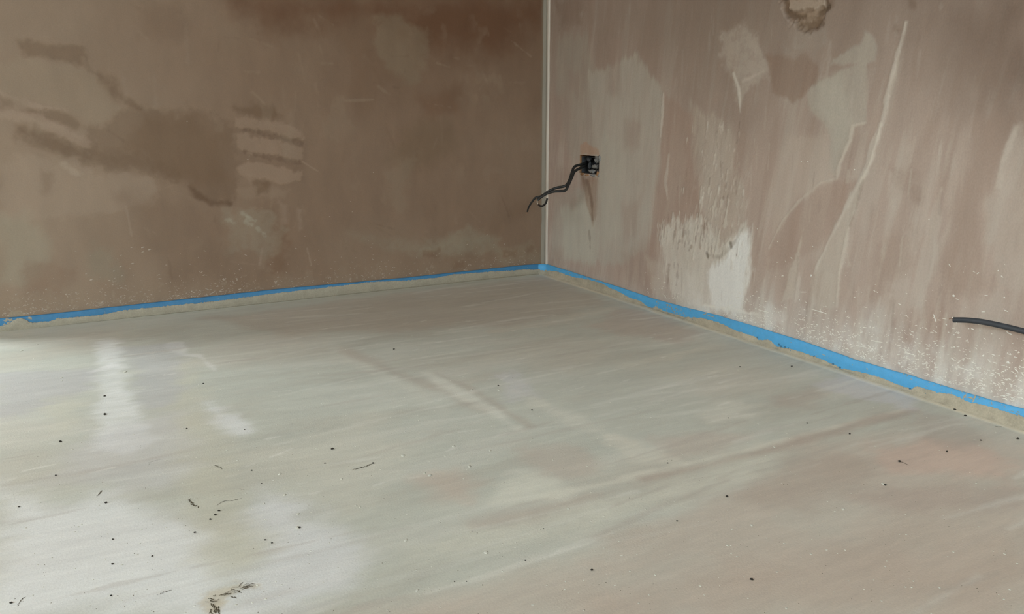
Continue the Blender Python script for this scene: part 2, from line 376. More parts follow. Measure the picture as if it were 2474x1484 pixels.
# ------------------------------------------------------------------ paint: right wall
SOCK_A = on_right(1401, 374); SOCK_B = on_right(1447, 423)
SY0, SY1 = SOCK_B[1], SOCK_A[1]; SZ0, SZ1 = SOCK_B[2], SOCK_A[2]
def paint_right(u, v):
    p = Paint('R', u, v, (176, 154, 138)); B = p.blob; S = p.stroke
    st = fbm(u * 26 + v * 3, v * 3.2, 2); st2 = fbm(u * 60 + v * 9, v * 6, 5)
    p.field(sstep(.05, .45, st), (190, 176, 160), .4)
    p.field(sstep(.1, .5, -st), (160, 134, 116), .35)
    p.field(sstep(.15, .5, st2), (194, 180, 164), .3)
    GY = (180, 171, 155); PL = (200, 190, 174); BR = (150, 122, 104); VF = (60, 8)
    # damp towards the top, with the window light's fall-off painted in as well
    p.field(sstep(.4, .95, v + .1 * fbm(u * 3, v * 3, 9)) * (.55 + .45 * sstep(-.3, -1.0, u)), (128, 108, 92), .74)
    B([(2250, 0), (2474, 0), (2474, 330), (2400, 300), (2300, 160)], (116, 92, 74), .6, .1, .03, (8, 8))
    B([(2420, 0), (2474, 0), (2474, 180), (2450, 120)], (92, 66, 48), .5, .05, .02, (8, 8))
    # grey skim near the corner
    B([(1345, 90), (1420, 80), (1440, 200), (1440, 360), (1380, 400), (1365, 330), (1340, 220)], (164, 154, 138), .55, .02, .015, VF, patch=.3, pfr=(50, 8))
    B([(1425, 180), (1540, 130), (1603, 225), (1592, 389), (1577, 500), (1562, 602), (1490, 640), (1330, 625), (1335, 480), (1440, 440)], GY, .72, .012, .012, VF, patch=.25, pfr=(70, 10))
    B([(1355, 500), (1425, 480), (1445, 560), (1440, 640), (1360, 620)], (190, 186, 168), .5, .02, .015, VF, patch=.3, pfr=(70, 10))
    B([(1448, 330), (1500, 340), (1500, 560), (1455, 600), (1445, 430)], (184, 176, 158), .5, .015, .012, VF, patch=.3, pfr=(80, 12))
    for q in ([(1340, 230), (1376, 240), (1376, 350), (1338, 355)], [(1505, 290), (1550, 300), (1545, 355), (1512, 350)],
              [(1332, 400), (1390, 420), (1395, 500), (1350, 500), (1332, 560)], [(1330, 590), (1362, 600), (1366, 640), (1332, 632)],
              [(1375, 170), (1400, 175), (1395, 230), (1375, 230)], [(1505, 500), (1545, 480), (1540, 560), (1510, 590)],
              [(1470, 100), (1500, 90), (1495, 230), (1470, 220)], [(1500, 610), (1580, 580), (1600, 720), (1560, 710), (1510, 670)]):
        B(q, (162, 138, 122), .45, .022, .016, (40, 10))
    B([(1605, 225), (1680, 280), (1665, 350), (1700, 520), (1640, 530), (1590, 560), (1575, 720), (1555, 690), (1580, 500), (1593, 390)], (164, 136, 118), .55, .01, .008, VF)
    S([(1603, 226), (1600, 280), (1595, 330)], [.008, .014, .008], PL, .6, .003, .002, disp=.001)
    S([(1616, 375), (1608, 440), (1612, 480)], [.008, .014, .006], PL, .45, .004, .003, disp=.0008)
    B([(1340, 0), (1420, 0), (1400, 50), (1355, 70)], (134, 108, 90), .45, .02, .015)
    # box drip
    B([(1405, 428), (1446, 428), (1442, 470), (1440, 520), (1432, 545), (1424, 520), (1412, 470)], (150, 116, 90), .55, .008, .006, (60, 20))
    S([(1420, 440), (1430, 490), (1432, 530)], [.02, .02, .008], (116, 88, 68), .6, .006, .004)
    S([(1424, 560), (1426, 600)], [.012, .008], (140, 118, 100), .5, .005, .004)
    B([(1404, 372), (1402, 352), (1416, 340), (1426, 352), (1447, 360), (1448, 374)], (178, 136, 104), .55, .004, .005)
    # rough pale column beside the efflorescence
    B([(1670, 250), (1735, 285), (1755, 285), (1780, 420), (1800, 480), (1792, 560), (1745, 640), (1715, 560), (1690, 480), (1675, 330)], (186, 172, 154), .55, .015, .015, VF, patch=.5, pfr=(110, 18), disp=.0006)
    k = sstep(.1, .4, fbm(u * 130 + v * 20, v * 34, 12))
    a = on_right(1690, 380); b = on_right(1790, 620)
    reg = sstep(.03, -.03, np.abs(u - (a[1] + b[1]) / 2) - .1) * sstep(.05, -.05, np.abs(v - .33) - .12)
    p.field(k * reg, (202, 192, 174), .55, .0012)
    B([(1595, 545), (1640, 530), (1690, 528), (1715, 560), (1750, 590), (1790, 545), (1812, 546), (1819, 600), (1806, 690), (1785, 770),
       (1640, 748), (1612, 690), (1600, 630)], (204, 194, 178), .82, .01, .022, (70, 14), patch=.25, pfr=(70, 14), disp=.0008)
    B([(1750, 625), (1790, 560), (1812, 550), (1816, 610), (1804, 690), (1786, 760), (1725, 745), (1712, 660)], (224, 220, 212), .85, .012, .012, (60, 16))
    S([(1712, 616), (1740, 622), (1768, 596), (1798, 548)], [.006, .01, .008, .004], (160, 146, 128), .5, .004, .003)
    for (x, y) in ((1709, 617), (1766, 593)):
        S([(x, y - 5), (x + 2, y + 4)], [.010, .008], (120, 106, 90), .8, .004, .002)
    for (x, y0, y1) in ((1683, 565, 578), (1653, 560, 572), (1668, 595, 605), (1640, 582, 588), (1627, 560, 600), (1614, 640, 690), (1632, 710, 740), (1636, 640, 690), (1700, 540, 580)):
        S([(x + 3, y0), (x - 2, y1)], [.006, .006], (146, 124, 106), .6, .004, .004)
    B([(1560, 620), (1600, 640), (1605, 720), (1570, 700)], (190, 176, 158), .5, .012, .012, VF, patch=.3)
    S([(1700, 738), (1760, 746), (1810, 758), (1850, 762)], [.006, .012, .005], (222, 214, 198), .7, .003, .003, disp=.001)
    # upper middle smears
    B([(1742, 90), (1800, 55), (1848, 128), (1860, 190), (1805, 205), (1788, 262), (1765, 175), (1740, 130)], (186, 172, 156), .5, .012, .012, patch=.35)
    S([(1772, 178), (1783, 210), (1787, 240), (1788, 270)], [.006, .012, .012, .005], (204, 194, 178), .65, .003, .002, disp=.001)
    S([(1795, 195), (1845, 172)], [.008, .006], (196, 182, 166), .45, .004, .003)
    B([(1849, 131), (1914, 139), (1947, 131), (1977, 163), (1974, 201), (1952, 218), (1917, 250), (1868, 222), (1860, 169)], (140, 112, 92), .6, .008, .006)
    B([(1925, 80), (1990, 70), (2005, 110), (1960, 125), (1900, 118)], (160, 148, 134), .5, .014, .014, patch=.4, pfr=(70, 40))
    B([(1830, 60), (1900, 60), (1980, 80), (2000, 130), (1900, 130), (1850, 110)], (152, 132, 116), .45, .02, .015)
    B([(2092, 75), (2121, 101), (2119, 150), (2097, 156), (2091, 297), (2061, 303), (2053, 340), (2029, 396), (2020, 433), (2002, 410), (2008, 340),
       (1990, 295), (1955, 262), (1952, 226), (1974, 201), (2030, 172), (2072, 162), (2078, 146), (2004, 160), (2010, 138), (2078, 112)], (172, 162, 146), .6, .006, .006, (50, 20), .0006)
    B([(1975, 202), (2030, 175), (2060, 300), (2050, 340), (2018, 380), (2010, 320), (1965, 265)], (184, 176, 158), .4, .02, .01)
    S([(2091, 297), (2061, 303), (2053, 340), (2029, 396), (2022, 432), (1983, 441), (1931, 486), (1890, 534), (1858, 600)], [.006, .008, .01, .007, .007, .004], (198, 186, 168), .6, .003, .002, disp=.001)
    B([(2020, 436), (1983, 444), (1931, 489), (1890, 537), (1860, 600), (1850, 660), (1900, 640), (1980, 600), (2040, 505), (2070, 440)], (164, 136, 118), .5, .014, .006)
    B([(1905, 330), (1995, 330), (2015, 425), (1930, 480), (1885, 540), (1865, 580), (1860, 460)], (186, 168, 150), .4, .012, .008, VF)
    # long ridges fanning down to the foam strip
    B([(2192, 54), (2150, 202), (2122, 321), (2097, 395), (2040, 510), (2004, 579), (1966, 662), (1948, 750), (2018, 745), (2028, 664), (2040, 607), (2052, 543),
       (2064, 514), (2086, 433), (2110, 381), (2130, 300), (2160, 205)], (188, 174, 156), .6, .005, .004, (40, 20), .0004)
    S([(2189, 54), (2165, 142), (2149, 202), (2138, 272), (2121, 321), (2108, 351), (2097, 395), (2076, 441), (2040, 510), (2004, 579), (1967, 660)],
      [.005, .01, .01, .014, .018, .014, .014, .010, .007, .005], (200, 188, 172), .5, .003, .003, (60, 30), .0012)
    S([(2129, 300), (2109, 381), (2085, 433), (2064, 514), (2052, 543), (2040, 607), (2028, 664), (2021, 740)], [.006, .008, .008, .006], (204, 192, 174), .5, .003, .003, disp=.001)
    S([(2086, 436), (2066, 514), (2053, 545)], [.006, .006], (140, 116, 98), .5, .003, .002)
    B([(1941, 555), (1928, 650), (1918, 720), (1888, 730), (1905, 670)], (190, 176, 158), .6, .004, .004, disp=.0006)
    B([(1933, 654), (1930, 720), (1918, 740), (1922, 690)], (198, 184, 168), .6, .004, .004, disp=.0006)
    B([(2047, 610), (2054, 640), (2047, 648)], (196, 184, 166), .5, .004, .003)
    B([(2150, 412), (2155, 420), (2147, 480), (2140, 480)], (194, 180, 164), .5, .004, .003)
    B([(2155, 475), (2163, 480), (2160, 500), (2152, 495)], (190, 176, 160), .45, .006, .004)
    B([(2300, 437), (2275, 470), (2272, 530), (2258, 615), (2236, 696), (2226, 745), (2200, 745), (2203, 696), (2222, 615), (2242, 530), (2268, 470), (2270, 455)], (190, 176, 160), .55, .006, .008, VF, patch=.25, pfr=(90, 14))
    B([(2347, 280), (2330, 420), (2310, 520), (2290, 480), (2310, 380), (2330, 300)], (184, 166, 150), .45, .015, .012, VF)
    B([(2350, 280), (2440, 280), (2415, 400), (2378, 490), (2374, 590), (2395, 700), (2300, 720), (2270, 640), (2300, 560), (2325, 440)], (156, 130, 112), .5, .02, .012, VF)
    B([(2456, 308), (2420, 393), (2412, 450), (2380, 490), (2376, 583), (2398, 590), (2400, 664), (2440, 700), (2474, 690), (2474, 300)], (184, 168, 152), .55, .008, .008, VF, patch=.2)
    S([(2456, 308), (2422, 393), (2412, 450)], [.008, .01], (196, 182, 166), .5, .004, .003)
    B([(2160, 410), (2210, 420), (2220, 480), (2180, 470)], (150, 124, 106), .4, .02, .015)
    B([(2140, 570), (2220, 560), (2200, 660), (2150, 690), (2120, 640)], (158, 132, 114), .4, .02, .015)
    # pale runs just above the base on the right
    r2 = np.random.default_rng(5)
    for i in range(46):
        x = r2.uniform(1820, 2470); yb = 638 + .304 * (x - 1318) - 4
        h = r2.uniform(40, 190) * (.6 + .5 * (x - 1800) / 670); w = r2.uniform(.008, .03)
        S([(x + h * .16, yb - h), (x + h * .06, yb - h * .4), (x, yb)], [.003, w, w], (196, 184, 168), r2.uniform(.25, .55), .005, .004, (60, 14))
    for i in range(26):
        x = r2.uniform(1900, 2470); yb = 638 + .304 * (x - 1318) - 10
        h = r2.uniform(60, 170); w = r2.uniform(.006, .02)
        S([(x + h * .2, yb - h), (x, yb)], [w * .5, w], (158, 130, 112), r2.uniform(.25, .5), .006, .004, (60, 14))
    dust = sstep(.2, .035, v + .05 * fbm(u * 14, v * 8, 14)) * sstep(-.55, -.95, u)
    p.field(dust * (.4 + .6 * sstep(-.1, .4, fbm(u * 24, v * 16, 15))), (216, 211, 202), .68)
    B([(1600, 700), (1700, 748), (1640, 745), (1590, 718)], (178, 164, 146), .4, .012, .01)
    for i in range(170):
        x = r2.uniform(1335, 2470); base = 638 + .304 * (x - 1318) - 8; y = r2.uniform(0, base - 20); l = min(r2.uniform(15, 120), base - y)
        lean = -.02 - .16 * max(0, (x - 1700) / 770)
        pale = r2.random() < .62
        S([(x, y), (x + lean * l * .5, y + l * .5), (x + lean * l, y + l)], [.002, r2.uniform(.003, .012), .004, .002], (194, 182, 166) if pale else (152, 130, 114), r2.uniform(.12, .36) * (.45 if y < 330 else 1), r2.uniform(.0015, .005), .004, (70, 16))
    for i in range(120):
        x = r2.normal(1735, 42); y = r2.uniform(290, 640); l = r2.uniform(5, 24)
        if not 1600 < x < 1800: continue
        S([(x, y), (x - l * .1, y + l)], [.003, r2.uniform(.004, .01), .002], (206, 196, 180) if r2.random() < .65 else (146, 126, 110), r2.uniform(.3, .65), .002, .003, (90, 40), r2.choice([.0012, .0006]))
    for i in range(70):
        x = r2.uniform(1592, 1720); y = r2.normal(548, 16); l = r2.uniform(8, 40)
        S([(x, y), (x - l * .08, y + l)], [.002, r2.uniform(.004, .012), .004], (208, 198, 182) if r2.random() < .6 else (158, 136, 120), r2.uniform(.35, .7), .0025, .003, (90, 40), .0008)
    # broken plaster around the old fixing at the top
    B([(1888, -10), (1900, 40), (1925, 62), (1950, 72), (1985, 52), (2004, 20), (2008, -10)], (150, 124, 98), .6, .006, .01, (60, 60), -.009)
    B([(1903, -10), (1906, 22), (1925, 27), (1960, 20), (1994, 14), (1995, -10)], (166, 146, 126), .8, .003, .006, (70, 70), .008)
    B([(1912, 32), (1950, 26), (1992, 22), (1984, 34), (1950, 44), (1918, 42)], (148, 124, 100), .6, .003, .004, (70, 70), .004)
    S([(1898, 18), (1904, 36), (1924, 41), (1940, 38)], [.012, .016, .01], (96, 72, 48), .55, .004, .004, (80, 80), -.004)
    S([(1975, 32), (1990, 26), (2000, 16), (1996, 0)], [.012, .014, .008], (92, 68, 44), .55, .004, .004, (80, 80), -.004)
    S([(1930, 62), (1950, 68), (1972, 58), (1982, 54)], [.02, .03, .02], (104, 80, 54), .55, .006, .006, (80, 80), -.003)
    S([(1893, -5), (1899, 10)], [.02, .012], (100, 76, 52), .6, .006, .005)
    S([(2010, -5), (2008, 14)], [.016, .012], (116, 92, 70), .55, .006, .005)
    for (x, y) in ((2166, 72), (2206, 11)):
        S([(x - 4, y - 3), (x + 4, y + 3)], [.012, .012], (112, 88, 68), .5, .008, .004)
    p.col = np.minimum((p.col * .86 + .14 * p.col.mean(1, keepdims=True)) * 1.12, .82)
    p.disp += .001 * fbm(u * 6, v * 3, 40) + .0006 * fbm(u * 40 + v * 6, v * 9, 41)
    e = sstep(.03, .0, np.maximum(np.maximum(SY0 - u, u - SY1), np.maximum(SZ0 - v, v - SZ1)))
    p.disp *= 1 - e
    return p.col, p.disp

# ------------------------------------------------------------------ paint: floor
def floor_z(u, v):
    return (.0014 * fbm(u * 2.5, v * 5, 40) + .0005 * fbm(u * 10, v * 30, 41)) * sstep(.0, -.05, v)
def paint_floor(u, v):
    p = Paint('F', u, v, (180, 179, 164)); B = p.blob; S = p.stroke
    wu = u + .06 * fbm(u * 3, v * 3, 50); wv = v + .06 * fbm(u * 3, v * 3, 51)
    st = fbm(wu * 3, wv * 14, 1); sw = fbm(u * 2.2, v * 2.6, 2)
    p.field(sstep(.0, .5, st), (196, 192, 178), .35)
    p.field(sstep(.0, .5, -st), (166, 160, 144), .35)
    p.field(sstep(.05, .5, sw), (188, 178, 160), .35)
    PK = (182, 169, 152); GN = (194, 192, 176); WH = (218, 217, 211); LV = (192, 188, 184); YL = (190, 184, 162)
    # pink damp on the right, nearest the lens
    B([(900, 1500), (1180, 1420), (1330, 1360), (1500, 1290), (1700, 1215), (1880, 1130), (2000, 1060), (2200, 1030), (2474, 1090), (2474, 1500)], PK, .8, .06, .05, (5, 8), patch=.25, pfr=(6, 14))
    B([(1500, 1480), (1700, 1380), (2000, 1320), (2474, 1300), (2474, 1500)], (176, 158, 140), .6, .08, .05, (5, 8))
    B([(2100, 1080), (2250, 1065), (2420, 1110), (2440, 1160), (2300, 1150), (2150, 1140)], (192, 166, 148), .6, .03, .03, (8, 12))
    B([(1700, 1200), (1900, 1110), (2050, 1090), (2120, 1120), (2050, 1180), (1850, 1230)], (160, 142, 126), .45, .04, .03, (8, 12))
    B([(2150, 1190), (2474, 1180), (2474, 1230), (2250, 1250), (2080, 1200)], (164, 144, 130), .4, .03, .03, (8, 12))
    # brown shade band under the left wall is mostly light; the screed there is a little browner too
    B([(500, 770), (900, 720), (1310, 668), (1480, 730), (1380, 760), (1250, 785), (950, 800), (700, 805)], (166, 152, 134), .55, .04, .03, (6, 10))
    S([(1535, 738), (1420, 756), (1340, 780), (1200, 800)], [.03, .05, .04], (186, 176, 158), .5, .02, .02, (10, 20), patch=.4)
    B([(1500, 745), (1600, 770), (1720, 805), (1640, 830), (1480, 800), (1400, 790)], (170, 152, 136), .5, .03, .03, (8, 14))
    S([(1780, 830), (1680, 845), (1600, 865), (1500, 885)], [.03, .06, .03], (192, 186, 168), .5, .02, .02, (10, 24), patch=.5, pfr=(10, 40))
    # trowel tracks
    S([(790, 830), (860, 870), (930, 910), (1010, 950), (1080, 990)], [.02, .05, .05, .02], (196, 192, 176), .45, .025, .02, (12, 12))
    S([(830, 845), (930, 890), (1060, 940), (1180, 990)], [.03, .04, .03], (166, 154, 138), .5, .02, .012, (12, 12))
    S([(1020, 900), (1100, 940), (1180, 985), (1250, 1035)], [.02, .035, .03, .015], (204, 200, 184), .6, .014, .012, (16, 16))
    S([(1050, 900), (1140, 940), (1280, 1030)], [.012, .02, .016], (166, 154, 138), .5, .012, .008, (16, 16))
    S([(1230, 940), (1340, 990), (1450, 1045), (1520, 1070)], [.02, .05, .05, .03], (200, 195, 178), .55, .02, .016, (14, 18), patch=.4, pfr=(14, 30))
    S([(1480, 1060), (1560, 1100), (1640, 1120)], [.04, .08, .04], (200, 194, 176), .6, .02, .018, (14, 18), patch=.3, pfr=(12, 30))
    B([(1200, 905), (1260, 900), (1290, 960), (1230, 965)], (194, 190, 186), .5, .03, .02)
    # long straight pass running to the right wall
    S([(1330, 1200), (1560, 1142), (1700, 1112), (1880, 1070), (2060, 1020), (2200, 988)], [.02, .02, .014, .012], (204, 198, 180), .6, .01, .006, (10, 14))
    S([(1560, 1156), (1720, 1122), (1880, 1082), (2060, 1030), (2210, 990)], [.02, .024, .03, .03], (162, 144, 128), .6, .014, .008, (10, 14))
    S([(1000, 1330), (1250, 1290), (1500, 1220), (1700, 1160), (1880, 1100)], [.05, .08, .07, .05, .03], (198, 194, 176), .6, .03, .02, (8, 12), patch=.2)
    S([(1150, 1270), (1300, 1235), (1420, 1200), (1560, 1170)], [.02, .04, .03, .02], (168, 152, 136), .5, .02, .015, (8, 12))
    B([(1190, 1215), (1250, 1140), (1290, 1135), (1390, 1185), (1360, 1205), (1230, 1228)], (204, 200, 182), .6, .02, .016, (10, 14))
    B([(1020, 1160), (1100, 1135), (1160, 1170), (1140, 1210), (1040, 1205)], (186, 166, 148), .5, .03, .02, (10, 14))
    B([(1230, 1080), (1400, 1085), (1460, 1150), (1370, 1170), (1280, 1130)], (178, 164, 148), .5, .03, .02, (10, 14))
    B([(1580, 1060), (1700, 1040), (1800, 1060), (1720, 1090), (1640, 1100)], (178, 162, 146), .5, .03, .02, (10, 14))
    B([(1870, 960), (1960, 935), (2000, 950), (1940, 980), (1880, 985)], (168, 150, 134), .4, .025, .02, (8, 16))
    B([(1700, 1000), (1760, 970), (1850, 975), (1800, 1010), (1720, 1020)], (200, 195, 178), .5, .02, .018, (8, 16))
    B([(1960, 930), (2080, 890), (2210, 955), (2200, 985), (2050, 965)], LV, .6, .02, .02, (8, 16))
    B([(2210, 990), (2320, 1010), (2380, 1060), (2330, 1090), (2210, 1060)], (166, 154, 140), .5, .02, .015, (10, 16))
    B([(2350, 1010), (2474, 1050), (2474, 1100), (2390, 1080)], (186, 176, 160), .5, .02, .015, (10, 16))
    # pale screed streaks by the doorway, and skylight brightness painted as whiter floor
    B([(-20, 1484), (-20, 1180), (180, 1210), (260, 1180), (420, 1250), (520, 1320), (560, 1500)], WH, .65, .05, .04, (6, 10))
    B([(560, 1500), (600, 1340), (640, 1180), (700, 1220), (860, 1290), (860, 1420), (700, 1500)], (212, 210, 206), .6, .05, .04, (6, 10))
    S([(262, 825), (268, 900), (282, 980), (305, 1075)], [.05, .06, .07, .08], (214, 212, 204), .7, .02, .016, (10, 26), patch=.3, pfr=(8, 50))
    S([(200, 910), (235, 895), (275, 885)], [.01, .03, .03], (214, 210, 202), .55, .01, .01, (14, 30))
    S([(420, 830), (440, 858), (480, 860), (520, 895)], [.05, .03, .01, .006], (212, 208, 198), .6, .01, .008, (14, 30))
    S([(500, 975), (540, 1010), (590, 1040)], [.03, .06, .04], (214, 212, 206), .6, .02, .016, (10, 26), patch=.2, pfr=(8, 50))
    S([(445, 880), (445, 960), (470, 1080), (520, 1200), (560, 1330)], [.05, .08, .09, .1, .1], YL, .45, .03, .025, (8, 16))
    B([(95, 960), (190, 940), (190, 1000), (150, 1045), (120, 1010)], YL, .4, .03, .02, (8, 16))
    B([(-20, 900), (90, 895), (230, 900), (220, 940), (60, 1000), (-20, 1010)], (174, 170, 166), .6, .03, .03, (6, 14))
    B([(270, 1040), (420, 1000), (460, 1120), (400, 1190), (300, 1180), (140, 1160), (130, 1090)], (190, 186, 180), .5, .05, .04, (6, 12))
    B([(300, 840), (430, 830), (430, 990), (340, 1000), (330, 900)], (174, 171, 166), .6, .03, .03, (6, 14))
    B([(590, 1090), (900, 1010), (1000, 1150), (850, 1250), (700, 1180)], (196, 190, 172), .5, .06, .04, (6, 12))
    r3 = np.random.default_rng(9)
    for i in range(210):
        x0 = r3.uniform(-1.9, -.1); y0 = r3.uniform(-2.25, -.08); l = r3.uniform(.06, .5); a_ = r3.normal(.0, .1); w = r3.uniform(.003, .022)
        pale = r3.random() < .55
        pts_ = np.array([[x0, y0], [x0 + .5 * l, y0 + .5 * l * a_ + r3.normal(0, .006)], [x0 + l, y0 + l * a_]])
        p.f, keep = (lambda q: np.asarray(q, float)), p.f
        S([tuple(q) for q in pts_], [.001, w, .002], (208, 205, 192) if pale else (164, 154, 140), r3.uniform(.14, .38), r3.uniform(.002, .010), .005, (14, 40), seed=i % 50)
        p.f = keep
    for i in range(130):
        x0 = r3.uniform(-1.8, -.2); y0 = r3.uniform(-1.6, -.15); l = r3.uniform(.012, .05)
        p.f, keep = (lambda q: np.asarray(q, float)), p.f
        S([(x0, y0), (x0 + l, y0 + l * r3.normal(0, .25))], [.002, r3.uniform(.005, .014), .002], (212, 208, 196), r3.uniform(.2, .5), .003, .004, (40, 70), seed=i % 50)
        p.f = keep
    # scraped scar and hairline cracks
    S([(500, 1470), (525, 1440), (570, 1420), (618, 1415)], [.02, .026, .02, .008], (186, 174, 148), .6, .006, .008, (40, 60), -.0006)
    S([(515, 1480), (530, 1455)], [.016, .012], (186, 174, 148), .55, .006, .006, (40, 60))
    # edge ridge of paler screed along the right wall
    e = u + .004 * fbm(v * 20, v * 3, 6)
    p.field(sstep(-.036, -.026, e) * sstep(-.004, -.02, u) * sstep(.0, -.1, v), (206, 194, 168), .7, .0015)
    p.disp += floor_z(u, v)
    p.col = np.minimum(p.col * 1.19 * np.array([1.0, .985, 1.015]), .8)
    # the screed turns up very slightly where it meets the left wall
    return p.col, p.disp

# ------------------------------------------------------------------ room shell
def P_left(U, V, d): return np.stack([U, -d, V], 1)
P_left.normal = np.array([0, -1., 0])
def P_right(U, V, d): return np.stack([-d, U, V], 1)
P_right.normal = np.array([-1., 0, 0])
def P_floor(U, V, d): return np.stack([U, V, d], 1)
P_floor.normal = np.array([0, 0, 1.])

xs = np.unique(np.concatenate([[RX0, JAMB - OPEN_W, -2.6, JAMB], np.arange(-1.95, 0.0, .0027), [0.0]]))
zs = np.unique(np.concatenate([np.arange(0, 1.07, .0028), [1.25, 1.6, OPEN_H, RH]]))
wall_left = link('wall_left', grid_mesh('wall_left', xs, zs, P_left, paint_left,
                 lambda a, b: (a < JAMB) & (a > JAMB - OPEN_W) & (b < OPEN_H)), M_WL, kind='structure')
ys = np.unique(np.concatenate([[RY0, -3.4, -2.4], np.arange(-1.96, 0.0, .0026), [SY0, SY1, 0.0]]))
zr = np.unique(np.concatenate([np.arange(0, 1.07, .0028), [SZ0, SZ1, 1.25, 1.8, RH]]))
wall_right = link('wall_right', grid_mesh('wall_right', ys, zr, P_right, paint_right,
                  lambda a, b: (a > SY0) & (a < SY1) & (b > SZ0) & (b < SZ1)), M_WR, kind='structure')
xf = np.unique(np.concatenate([[RX0, -3.2, -2.4], np.arange(-1.95, 0.0, .0032), [0.0]]))
yf = np.unique(np.concatenate([[RY0, -3.4, -2.6], np.arange(-2.32, 0.0, .0032), [0.0]]))
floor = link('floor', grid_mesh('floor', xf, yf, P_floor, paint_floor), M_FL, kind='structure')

def plain_box(name, lo, hi, mat, kind='structure', parent=None):
    bm = bmesh.new(); box(bm, lo, hi); return from_bm(name, bm, mat, parent, kind=kind)
# rear of the two walls in view (their full thickness), then the rest of the room
bm = bmesh.new()
box(bm, (JAMB, .03, 0), (.3, WALL_T, RH)); box(bm, (RX0 - .3, .03, 0), (JAMB - OPEN_W, WALL_T, RH)); box(bm, (JAMB - OPEN_W, .03, OPEN_H), (JAMB, WALL_T, RH))
box(bm, (JAMB, .0, 0), (JAMB + .02, .03, OPEN_H)); box(bm, (JAMB - OPEN_W - .02, .0, 0), (JAMB - OPEN_W, .03, OPEN_H))
box(bm, (JAMB - OPEN_W, .0, OPEN_H), (JAMB, .03, OPEN_H + .02))
from_bm('wall_left_masonry', bm, M_PLAIN, wall_left)
bm = bmesh.new(); box(bm, (.07, RY0, 0), (.3, .0, RH)); from_bm('wall_right_masonry', bm, M_PLAIN, wall_right)
bm = bmesh.new()
W = WIN
for lo, hi in (((RX0 - .25, RY0, 0), (RX0, W['y0'], RH)), ((RX0 - .25, W['y1'], 0), (RX0, 0, RH)),
               ((RX0 - .25, W['y0'], 0), (RX0, W['y1'], W['z0'])), ((RX0 - .25, W['y0'], W['z1']), (RX0, W['y1'], RH))): box(bm, lo, hi)
from_bm('wall_side', bm, M_PLAIN, kind='structure')
bm = bmesh.new(); Bw = BWIN
for lo, hi in (((RX0 - .25, RY0 - .25, 0), (Bw['x0'], RY0, RH)), ((Bw['x1'], RY0 - .25, 0), (.3, RY0, RH)),
               ((Bw['x0'], RY0 - .25, 0), (Bw['x1'], RY0, Bw['z0'])), ((Bw['x0'], RY0 - .25, Bw['z1']), (Bw['x1'], RY0, RH))): box(bm, lo, hi)
from_bm('wall_back', bm, M_PLAIN, kind='structure')
bm = bmesh.new(); ya, yb, xm = RY0 - .18, RY0 - .12, (Bw['x0'] + Bw['x1']) / 2
for lo, hi in (((Bw['x0'], ya, Bw['z0']), (Bw['x0'] + .06, yb, Bw['z1'])), ((Bw['x1'] - .06, ya, Bw['z0']), (Bw['x1'], yb, Bw['z1'])),
               ((Bw['x0'], ya, Bw['z0']), (Bw['x1'], yb, Bw['z0'] + .06)), ((Bw['x0'], ya, Bw['z1'] - .06), (Bw['x1'], yb, Bw['z1'])), ((xm - .03, ya, Bw['z0']), (xm + .03, yb, Bw['z1']))): box(bm, lo, hi, .004)
from_bm('rear_fill_window', bm, M_WHITE, kind='structure')  # unseen rear window, added to lift the light on floor and walls
plain_box('ceiling', (RX0 - .25, RY0 - .25, RH), (.3, WALL_T, RH + .2), M_CEIL)
plain_box('ground', (-16, -16, -.3), (12, 14, -.12), M_GROUND)
plain_box('sky_block_wall', (-5.2, 3.6, -.12), (8, 4.0, 5.5), M_BLOCK)  # unseen wall, added to narrow the sky reaching the doorway
plain_box('sky_block_house', (-10, -12, -.12), (-9, 3.0, 2.8), M_BLOCK)  # unseen block, added to keep low sky off the upper right wall
plain_box('sky_block_fence', (-14, 7.0, -.12), (-4.6, 7.1, 1.8), M_BLOCK)  # unseen fence, added to cut the low sky beyond the doorway
plain_box('threshold', (JAMB - OPEN_W, .0, -.12), (JAMB, WALL_T, -.001), M_LIP, 'structure', None)
bm = bmesh.new(); xa, xb, ym = RX0 - .18, RX0 - .12, (W['y0'] + W['y1']) / 2
for lo, hi in (((xa, W['y0'], W['z0']), (xb, W['y0'] + .06, W['z1'])), ((xa, W['y1'] - .06, W['z0']), (xb, W['y1'], W['z1'])),
               ((xa, W['y0'], W['z0']), (xb, W['y1'], W['z0'] + .06)), ((xa, W['y0'], W['z1'] - .06), (xb, W['y1'], W['z1'])), ((xa, ym - .03, W['z0']), (xb, ym + .03, W['z1']))): box(bm, lo, hi, .004)
from_bm('window_1', bm, M_WHITE, kind='structure')

# pale plaster bead down the corner
zc = np.linspace(.036, 1.3, 420)
wob = .0009 * fbm(zc * 6, zc * 0, 3) + .0005 * fbm(zc * 40, zc * 0, 4)
def bead(name, prof, mat, parent, kind):
    co = np.concatenate([np.stack([np.full_like(zc, q[0]), np.full_like(zc, q[1]) + wob, zc], 1) for q in prof]); n = len(zc); F = []
    for k in range(len(prof) - 1):
        i = np.arange(n - 1); F.append(np.stack([k * n + i, k * n + i + 1, (k + 1) * n + i + 1, (k + 1) * n + i], 1))
    return link(name, mesh_arrays(name, co, np.concatenate(F)), mat, parent, kind)
trim = bead('trim_1', [(-.015, .002), (-.0125, -.0016), (-.006, -.0032), (-.0026, -.0065), (-.0018, -.0105), (.001, -.0106)], M_BEADG, None, 'structure')
trim['label'] = 'grey plaster fillet down the corner with a pale raised edge'
bead('raised_edge', [(.001, -.0096), (-.0028, -.0100), (-.0044, -.0130), (-.0046, -.0190), (-.0034, -.0236), (.001, -.0256)], M_BEAD, trim, None)

